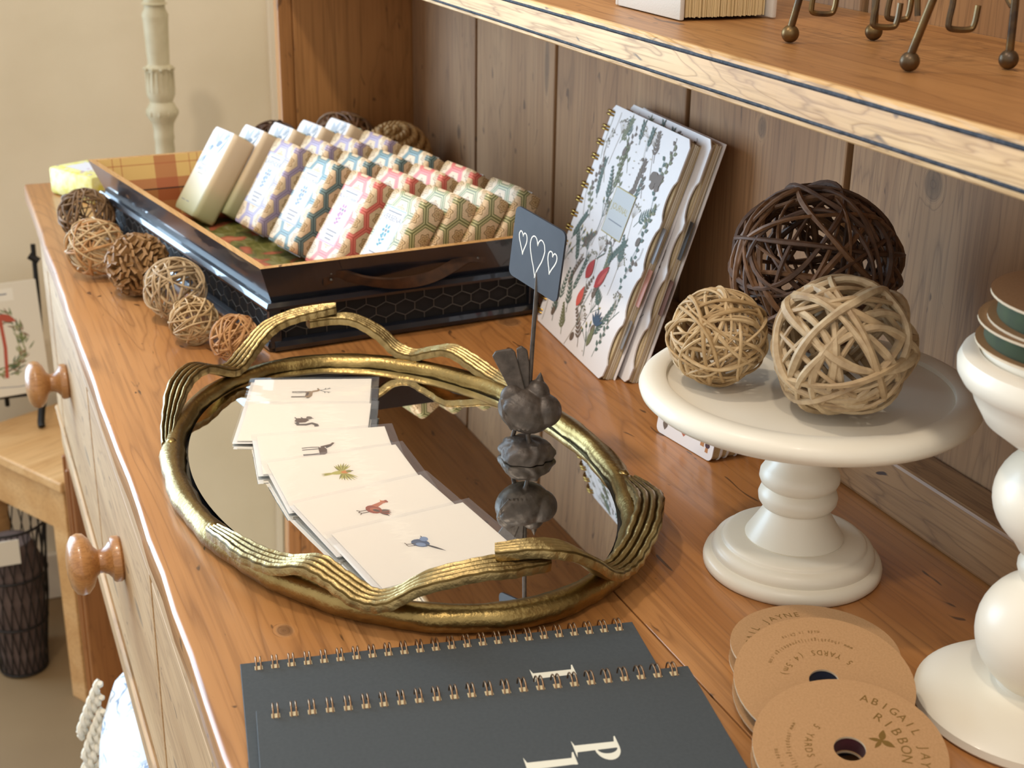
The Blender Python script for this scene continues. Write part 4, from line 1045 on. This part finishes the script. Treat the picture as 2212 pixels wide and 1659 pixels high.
def spool(label, loc, rot, r, th, rib, rr, prt, grp):
    o = thing('ribbon_spool', label, 'ribbon spool', loc, rot, grp)
    ring_disc(MB(), r, .0075, 0, .0012).build('card_disc', [m_craft, m_craftc], o, smooth=False)
    ring_disc(MB(), rr, .0078, .0013, th - .0013).build('ribbon', rib, o) if False else MB().lathe([(.0080, .0013), (rr * .985, .0013), (rr, .0025), (rr * .996, th / 2), (rr, th - .0025), (rr * .985, th - .0013), (.0080, th - .0013), (.0080, .0013)], 64).build('ribbon', rib, o)
    td = ring_disc(MB(), r, .0075, th - .0012, th).build('card_disc', [m_craft, m_craftc], o, smooth=False)
    if prt is not None: prt(td, th)
    return o
def full_print(ang):
    def f(td, th):
        P = Print()
        def arc(s, rad, size, a0, flip=1, sx=1.0):
            n_ = len(s); step = size * .80 * sx / rad
            for k, ch_ in enumerate(s):
                if ch_ == ' ': continue
                a = a0 - flip * step * (k - (n_ - 1) / 2)
                P.text(ch_, rad * math.cos(a), rad * math.sin(a), size, m_gfoil, a - flip * PI / 2, sx)
        arc('ABIGAIL JAYNE', .0345, .0064, PI / 2)
        arc('RIBBON', .0260, .0072, PI / 2)
        for s in (-1, 1):
            P.leaf(0, .0165, PI / 2 - s * .95, .0072, .0034, m_gfoil); P.leaf(0, .0165, -PI / 2 + s * .55, .0062, .0022, m_gfoil)
        P.ell(0, .0165, .001, .001, m_gfoil)
        arc('5 YARDS (4.5m)', .0195, .0052, -PI / 2, -1, .8)
        arc('www.shopabigailjaynedesign.com', .0285, .0035, -PI / 2, -1, .62)
        arc('made in China', .0345, .0033, -PI / 2, -1, .62)
        P.build('foil_print', td, T(0, 0, th) @ Rz(ang))
    return f
m_navyr = ribbonmat('navy_velvet', '1c2c4c', '121d36'); m_burg = ribbonmat('burgundy_velvet', '56131f', '3a0c16'); m_grnr = ribbonmat('moss_velvet', '37471a', '222e0e')
SR, ST_ = .0455, .0110
dn = V((.84, -.54))
def tilt(deg): return M.Rotation(math.radians(deg), 4, V((-dn.y, dn.x, 0)))     # lifts the far side
spool('kraft spool of navy ribbon lying flat, farthest of the fanned row', (1.302, .3150, .0004), None, SR, ST_, m_navyr, .0415, full_print(125), 'fanned ribbon spools')
def place(cx, cy, deg, lift=0):
    return (cx, cy, SR * math.sin(math.radians(deg)) + .0004 + lift)
spool('kraft spool of navy ribbon propped on the farthest one', place(1.3420, .2930, 13.5), tilt(13.5), SR, ST_, m_navyr, .0415, full_print(259), 'fanned ribbon spools')
spool('kraft spool of burgundy ribbon with gold bow print on top', place(1.3945, .2725, 12.0), tilt(12.0), SR, ST_, m_burg, .0415, full_print(-6), 'fanned ribbon spools')
spool('kraft ribbon spool at the very bottom edge, nearest of the fan', place(1.4550, .2420, 9.5), tilt(9.5), SR, ST_, m_burg, .0415, None, 'fanned ribbon spools')
spool('lower kraft spool of moss green velvet ribbon on the pedestal', (1.3765, .3950, .1992), None, .0500, .0118, m_grnr, .0462, None, 'green ribbon spools')
spool('upper kraft spool of moss green velvet ribbon on the pedestal', (1.3790, .3970, .2112), None, .0490, .0135, m_grnr, .0450, None, 'green ribbon spools')

# ================================================================ planners
m_plan = plain('charcoal_cover', '3c4144', .62, nz=(500, '43484b', .8)); m_bronze = plain('bronze_wire', '9a7a5c', .3, .9); m_crm = plain('cream_print', 'e3dfcd', .6); m_slot = plain('paper_slot', 'd8c49a', .7)
def planner(label, tl, trr, z, ln, th, letters):
    tl, trr = V(tl), V(trr); d = (trr - tl); W_ = d.length; a = math.degrees(math.atan2(d.y, d.x)) - 90
    o = thing('wire_planner', label, 'planner', (tl.x, tl.y, z), Rz(a), 'charcoal planners')
    # local: y along the bound edge, x towards the viewer
    MB().box((0, 0, th - .0012), (ln, W_, th), .0003).build('cover', m_plan, o, smooth=False)
    pg = MB()
    for k in range(4): pg.box((.001, .0008, .0010 + k * (th - .0024) / 4), (ln - .001, W_ - .0012, .0010 + (k + .8) * (th - .0024) / 4))
    pg.build('pages', m_pgw, o, smooth=False)
    MB().box((0, 0, 0), (ln, W_, .0009)).build('back_cover', m_plan, o, smooth=False)
    r = (th + .0058) / 2; ring = MB()
    for dy in (-.0012, .0012):
        ring.tube([(.0045 - r * 1.05 * math.cos(b) * 1.0 - .0022, dy, th / 2 + .0006 + r * math.sin(b)) for b in [(-.9 + (PI + 1.1) * k / 14) for k in range(15)]], .00048, 6)
    me = bpy.data.meshes.new('wire_ring'); me.from_pydata([tuple(p) for p in ring.v], [], ring.f); me.materials.append(m_bronze); me.shade_smooth()
    sl = bpy.data.meshes.new('punched_slot'); b_ = MB().box((.0042, -.0021, th), (.0078, .0021, th + .00015)); sl.from_pydata([tuple(p) for p in b_.v], [], b_.f); sl.materials.append(m_slot)
    for k in range(24):
        y = .0095 + k * (W_ - .019) / 23
        rg = link('wire_ring', me, o, mat=T(0, y, 0)); link('punched_slot', sl, rg)
    P = Print(); letters(P)
    # reading direction runs towards the viewer, letter tops point along +y
    P.build('cover_lettering', o, T(0, 0, th) @ M(((1, 0, 0, 0), (0, 1, 0, 0), (0, 0, 1, 0), (0, 0, 0, 1))))
def serif_l(P, x, y, h, w_):
    P.poly([(x - w_ / 2, y), (x + w_ / 2, y), (x + w_ / 2 * .9, y + h), (x - w_ / 2 * .9, y + h * .985)], m_crm)
    P.poly([(x - w_ * 1.25, y), (x + w_ * 1.25, y), (x + w_ * .5, y + h * .045), (x - w_ * .5, y + h * .045)], m_crm)
    P.poly([(x - w_ * 1.25, y + h), (x + w_ * .5, y + h), (x + w_ * .5, y + h * .93), (x - w_ * .5, y + h * .93), (x - w_ * 1.2, y + h * .97)], m_crm)
def serif_P(P, x, y, h, w_):
    serif_l(P, x, y, h, w_)
    pts = []
    cx, cy, ro, ri = x + w_ * .4, y + h * .72, h * .28, h * .225
    for k in range(13): a = -PI / 2 + PI * k / 12; pts.append((cx + ro * 1.5 * math.cos(a), cy + ro * math.sin(a)))
    for k in range(13): a = PI / 2 - PI * k / 12; pts.append((cx + (ro * 1.5 - w_ * .95) * math.cos(a), cy + ri * math.sin(a)))
    z = P.z(); n = 13
    P.mb.add([(a, b, z) for a, b in pts], [[k, k + 1, 24 - k, 25 - k] for k in range(12)], P.mi(m_crm))
def let1(P): serif_l(P, .0430, .1500, .0235, .0054)
def let2(P):
    serif_P(P, .0600, .1480, .0220, .0054); serif_l(P, .0690, .1225, .0245, .0056); serif_P(P, .0830, .1265, .0220, .0052)
planner('charcoal wire-bound planner lying partly under another', (1.1995, .0228), (1.2345, .2385), .0004, .245, .0055, let1)
planner('charcoal wire-bound planner on top, showing a large cream P', (1.2545, .0195), (1.2945, .2410), .0062, .245, .0060, let2)

# ================================================================ things on the shelf
m_linen = plain('white_linen_cover', 'd9d5cc', .8, bump=(900, .4, .0004)); m_edgep = plain('cream_page', 'e0c998', .8)
bk = thing('deckle_book', 'thick cream-paged book in pale linen covers standing on the shelf', 'book', (.985, .3467, SZ1 + .0006))
bd_, bt, bh = .068, .068, .14
MB().box((-.02, 0, 0), (bd_, .0035, bh), .001).build('cover_board', m_linen, bk)
MB().box((-.02, bt - .0035, 0), (bd_ + .004, bt, bh), .001).build('cover_board', m_linen, bk)
MB().box((-.024, 0, 0), (-.0202, bt, bh), .001).build('spine', m_linen, bk)
rnd = random.Random(1); sh_ = MB()
for k in range(52):
    y = .0042 + k * (bt - .0092) / 52; x1 = bd_ - .003 + rnd.uniform(-.0012, .0008) - .003 * math.sin(PI * k / 52) * -1
    z0 = .0012 + rnd.uniform(0, .0007)
    sh_.add([(-.019, y, z0), (x1, y + .0002, z0), (x1, y + .0010, z0), (-.019, y + .0008, z0), (-.019, y, bh - .003), (x1, y + .0002, bh - .003), (x1, y + .0010, bh - .003), (-.019, y + .0008, bh - .003)],
            [[3, 2, 1, 0], [4, 5, 6, 7], [0, 1, 5, 4], [1, 2, 6, 5], [2, 3, 7, 6], [3, 0, 4, 7]])
sh_.build('pages', m_edgep, bk, smooth=False)
m_brz = plain('dark_bronze', '4a4038', .38, .85, nz=(70, '8a6c3a', .8), bump=(200, .3, .0006))
ez = thing('metal_hook_stand', 'dark bronze wire stand with ball feet and hooks on the shelf', 'stand', (1.215, .388, SZ1))
feet = [(1.1573, .3608), (1.266, .361), (1.1625, .4134), (1.2746, .4151)]
tops = [(1.180, .372, .115), (1.297, .374, .115), (1.1600, .408, .115), (1.276, .410, .115)]
for (fx, fy), tp_ in zip(feet, tops):
    b0 = V((fx, fy, 0)) - V((1.215, .388, 0)); t0 = V(tp_) - V((1.215, .388, 0))
    lg = MB().tube([b0 + V((0, 0, .008)), t0], [.0021, .0017], 10).build('leg', m_brz, ez)
    MB().sphere(b0 + V((0, 0, .0052)), .0050, 20, 14).build('ball_foot', m_brz, lg)
O = V((1.215, .388, 0)); tt = [V(t_) - O for t_ in tops]
MB().tube([tt[0], tt[1], tt[3], tt[2]], .0018, 8, True).build('top_frame', m_brz, ez)
MB().tube([tt[0].lerp(tt[2], .5) + V((0, 0, .0)), tt[1].lerp(tt[3], .5)], .0016, 8).build('hook_rail', m_brz, ez)
MB().tube([V((1.2725, .4145, .031)) - O, V((1.235, .405, .075)) - O, tt[0].lerp(tt[1], .5)], .0016, 8).build('brace', m_brz, ez)
MB().tube([V((1.228, .392, .022)) - O, V((1.222, .390, .07)) - O, tt[0].lerp(tt[1], .45)], .0016, 8).build('brace', m_brz, ez)
for (hx, hy, hz, wd) in ((1.145, .390, .0140, .0085), (1.2312, .370, .0175, .0080), (1.2015, .400, .0170, .0075), (1.2544, .400, .0180, .0085)):
    ax = V((.30, .95, 0)).normalized(); c0 = V((hx, hy, hz)) - O
    pts = [c0 - ax * wd * .75 + V((0, 0, .012)), c0 - ax * wd * .85 + V((0, 0, .004)), c0 - ax * wd * .7 + V((0, 0, .0005)), c0 + ax * wd * .45, c0 + ax * wd * .75 + V((0, 0, .003)), c0 + ax * wd * .85 + V((0, 0, .012))]
    pp = catmull(pts, 5)
    e0 = pp[0]; pp = [V((e0.x + .002, e0.y, .115)), V((e0.x + .001, e0.y, .06))] + pp
    MB().tube(pp, .0016, 8).build('hook', m_brz, ez)

# ================================================================ left background
TT = -.50
tb = thing('side_table', 'low light oak side table beyond the far end of the dresser', 'table', (-.1836, .013, ZF), Rz(29.6))
# local: the near corner is the origin, -x along the edge that shows, +y behind the dresser
TH = TT - ZF
MB().box((-.28, 0, TH - .018), (0, .30, TH), .003).build('table_top', m_table, tb, smooth=False)
for (x, y) in ((-.048, .010), (-.270, .010), (-.048, .252), (-.270, .252)):
    MB().box((x, y, 0), (x + .038, y + .038, TH - .0182), .002).build('leg', m_table, tb, smooth=False)
MB().box((-.231, .014, TH - .095), (-.0485, .030, TH - .0184), .001).build('apron', m_table, tb, smooth=False)
MB().box((-.030, .0485, TH - .095), (-.014, .2515, TH - .0184), .001).build('apron', m_table, tb, smooth=False)
m_dist = plain('distressed_cream_paint', 'cfc4a4', .55, nz=(30, 'b9ad8c', .8), bump=(60, .3, .001)); m_worn = plain('worn_patch', '6a5a40', .7)
ck = thing('candlestick', 'tall distressed cream turned candlestick against the cream wall', 'candlestick', (-.36, .231, TT))
s = 1 / 14.1 / 100      # metres per photo pixel at that distance
def zz(v): return (330 - v) * s * 1.02 - .047 - TT
cp_ = [(0, .0), (.055, .0), (.058, .006), (.05, .016), (.030, .03), (.022, .06), (.018, .12)]
for (v, wpx) in ((420, 17), (345, 20), (322, 21), (305, 20), (300, 22), (285, 21), (268, 23), (262, 26), (250, 33), (238, 33), (228, 28), (221, 24), (214, 27), (206, 30), (190, 30), (165, 28), (155, 27), (150, 30), (143, 23), (60, 26), (48, 27), (42, 28), (30, 22), (22, 22), (20, 28), (16, 22), (0, 23), (-40, 24), (-45, 30), (-60, 30)):
    cp_.append((wpx * s, zz(v)))
cp_.append((0, zz(-60)))
MB().lathe(cp_, 40).build('turned_shaft', m_dist, ck)
fl = MB()
for k in range(18):
    a = 2 * PI * k / 18; fl.tube([(29.5 * s * math.cos(a), 29.5 * s * math.sin(a), zz(200)), (29 * s * math.cos(a), 29 * s * math.sin(a), zz(158))], .0011, 6)
fl.build('fluting', m_dist, ck)
for k in range(10):
    a = 2 * PI * k / 10
    MB().sphere((30 * s * math.cos(a), 30 * s * math.sin(a), zz(152)), .0030, 8, 6).build('carved_bead', m_dist, ck)
    MB().sphere((31.5 * s * math.cos(a + .3), 31.5 * s * math.sin(a + .3), zz(244)), .0046, 8, 6, sc3=(.6, .6, 1.2)).build('carved_leaf', m_dist, ck)

# wreath card on a black easel
m_bk = plain('black_iron', '14120f', .4, .3); m_pcard = plain('ivory_card', 'e4dcca', .5)
pc = thing('wreath_card', 'white card printed with a green wreath and red ribbon at far left', 'card', (-.44, -.048, TT + .052), Rz(8) @ Ry(-9))
MB().box((-.003, -.062, 0), (0, .078, .185), .0006).build('card', m_pcard, pc, smooth=False)
P = Print(); rw = random.Random(8); iw = [plain('wreath_' + k, c_, .6) for k, c_ in (('a', '6f7a4c'), ('b', '8b8f5e'), ('c', '4f5f44'), ('d', '8a6a52'))]; irb = plain('ribbon_print', 'b5543f', .6)
for k in range(190):
    a = rw.uniform(0, 2 * PI); r_ = rw.gauss(.040, .0055); x, y = .012 + r_ * math.cos(a) * .82, .085 + r_ * math.sin(a) * 1.15
    P.leaf(x, y, a + PI / 2 + rw.uniform(-.8, .8), rw.uniform(.010, .018), .0026, rw.choice(iw))
P.line([(.012, .155), (.012, .135)], .004, irb); P.leaf(.012, .134, 2.8, .034, .014, irb); P.leaf(.012, .134, -.45, .030, .012, irb)
P.line([(.012, .134), (.002, .08), (-.004, .032)], .0055, irb); P.line([(.014, .134), (.016, .08), (.012, .030)], .0055, irb)
P.rect(-.016, .156, .040, .176, plain('name_strip', 'efe9da', .5)); P.line([(-.008, .167), (.030, .167)], .0022, m_ink)
P.line([(-.03, .014), (.0, .016), (.03, .013), (.06, .015)], .0012, m_ink)
P.build('wreath_print', pc, M(((0, 0, 1, 0), (1, 0, 0, 0), (0, 1, 0, 0), (0, 0, 0, 1))))
es = thing('iron_easel', 'black iron tabletop easel holding the wreath card', 'easel', (-.44, -.04, TT))
MB().tube([(.010, .055, .048), (.016, .050, .03), (.024, .046, .010), (.030, .046, .004)], .006, 10).tube([(-.012, .055, .050), (.010, .055, .048), (.014, .055, .060)], .004, 8).build('front_foot', m_bk, es)
MB().tube([(.010, -.055, .048), (.016, -.050, .03), (.024, -.046, .010), (.030, -.046, .004)], .006, 10).tube([(-.012, -.055, .050), (.010, -.055, .048), (.014, -.055, .060)], .004, 8).build('front_foot', m_bk, es)
MB().tube([(-.012, .058, .048), (-.040, .066, .19), (-.052, .068, .29)], .004, 8).tube([(-.046, .074, .262), (-.050, .060, .272)], .006, 8).build('upright', m_bk, es)
MB().tube([(-.012, -.058, .048), (-.040, -.060, .19), (-.052, -.060, .29)], .004, 8).build('upright', m_bk, es)
MB().tube([(-.012, -.058, .048), (-.012, .058, .048)], .004, 8).tube([(-.045, 0, .20), (-.085, 0, .004)], .004, 8).tube([(-.04, -.058, .20), (-.04, .066, .20)], .003, 8).build('cross_bar', m_bk, es)
# wire basket under the side table
bs = thing('wire_basket', 'dark wire basket with bundles under the side table', 'basket', (-.348, -.068, ZF)); bs.scale = (.70, .70, 1.0)
mw_ = plain('dark_wire', '2a2522', .5, .4); wb = MB()
for k in range(22):
    a = 2 * PI * k / 22
    for s_ in (-1, 1):
        wb.tube([(.055 * math.cos(a), .055 * math.sin(a), .005), (.075 * math.cos(a + s_ * .4), .075 * math.sin(a + s_ * .4), .14), (.088 * math.cos(a + s_ * .8), .088 * math.sin(a + s_ * .8), .275)], .0016, 5)
for r_, z_ in ((.055, .005), (.068, .095), (.079, .185), (.088, .275)): wb.tube([(r_ * math.cos(2 * PI * k / 28), r_ * math.sin(2 * PI * k / 28), z_) for k in range(28)], .0024, 6, True)
wb.build('wire_weave', mw_, bs)
MB().lathe([(0, .006), (.05, .006), (.066, .12), (.07, .2), (.05, .24), (0, .25)], 24).build('liner', plain('mauve_cloth', '6a5850', .9, nz=(40, '57463f', .8)), bs)
tgm = MB().box((-.001, -.03, 0), (.001, .03, .045)); o = tgm.build('paper_tag', m_pcard, bs, smooth=False, mat=T(.086, -.01, .225) @ Ry(8))

# fringed cushion sticking out under the drawers
m_toile = NT('blue_toile_cloth'); co = m_toile.n('ShaderNodeTexCoord').outputs['Object']
n1 = m_toile.noise(co, 17, 3, .6, 2.0); n2 = m_toile.noise(co, 9, 2)
ln_ = m_toile.math('MULTIPLY', m_toile.ramp(n1, [(.47, 0.0), (.50, 1.0), (.53, 0.0)]), m_toile.ramp(n2, [(.45, 0.0), (.55, 1.0)]))
m_toile.i(m_toile.b, 'Base Color', m_toile.mix(ln_, lin('dfe3e6'), lin('4f7098'))); m_toile.b.inputs['Roughness'].default_value = .85; m_toile = m_toile.m
m_cord = plain('ivory_cord', 'ddd6c4', .85, bump=(300, .4, .0008))
cu = thing('fringed_cushion', 'white and blue toile cushion with ivory cord fringe on the lower shelf', 'cushion', (.66, .045, -.7195))
vs, fs = [], []; nu, nv = 16, 14
for sd in (-1, 1):
    for i in range(nu + 1):
        for j in range(nv + 1):
            u, v_ = i / nu * 2 - 1, j / nv * 2 - 1
            th = .058 * (max(0, (1 - u ** 4) * (1 - v_ ** 4))) ** .5
            vs.append((.165 * u * (1 - .05 * (1 - v_ * v_)), sd * th - .010, .164 + .162 * v_ * (1 - .05 * (1 - u * u))))
    o_ = 0 if sd < 0 else (nu + 1) * (nv + 1)
    for i in range(nu):
        for j in range(nv):
            f = [o_ + i * (nv + 1) + j, o_ + (i + 1) * (nv + 1) + j, o_ + (i + 1) * (nv + 1) + j + 1, o_ + i * (nv + 1) + j + 1]; fs.append(f if sd < 0 else f[::-1])
MB().add(vs, fs).build('cushion_body', m_toile, cu)
rnd = random.Random(12)
for k in range(16):
    z = .315 - k * .017; b0 = V((-.125, -.052, z)); mb = MB()
    L_ = .062 + rnd.uniform(-.008, .012); dirv = V((-.25 + rnd.uniform(-.1, .1), -.42 + rnd.uniform(-.1, .1), -.9)).normalized()
    for s_ in (0, 2 * PI / 2):
        mb.tube([b0 + dirv * L_ * j / 26 + V((.0026 * math.cos(j * .75 + s_), .0026 * math.sin(j * .75 + s_), 0)) + V((0, 0, -.010 * (j / 26) ** 2)) for j in range(27)], .0030, 6)
    mb.build('fringe_cord', m_cord, cu)
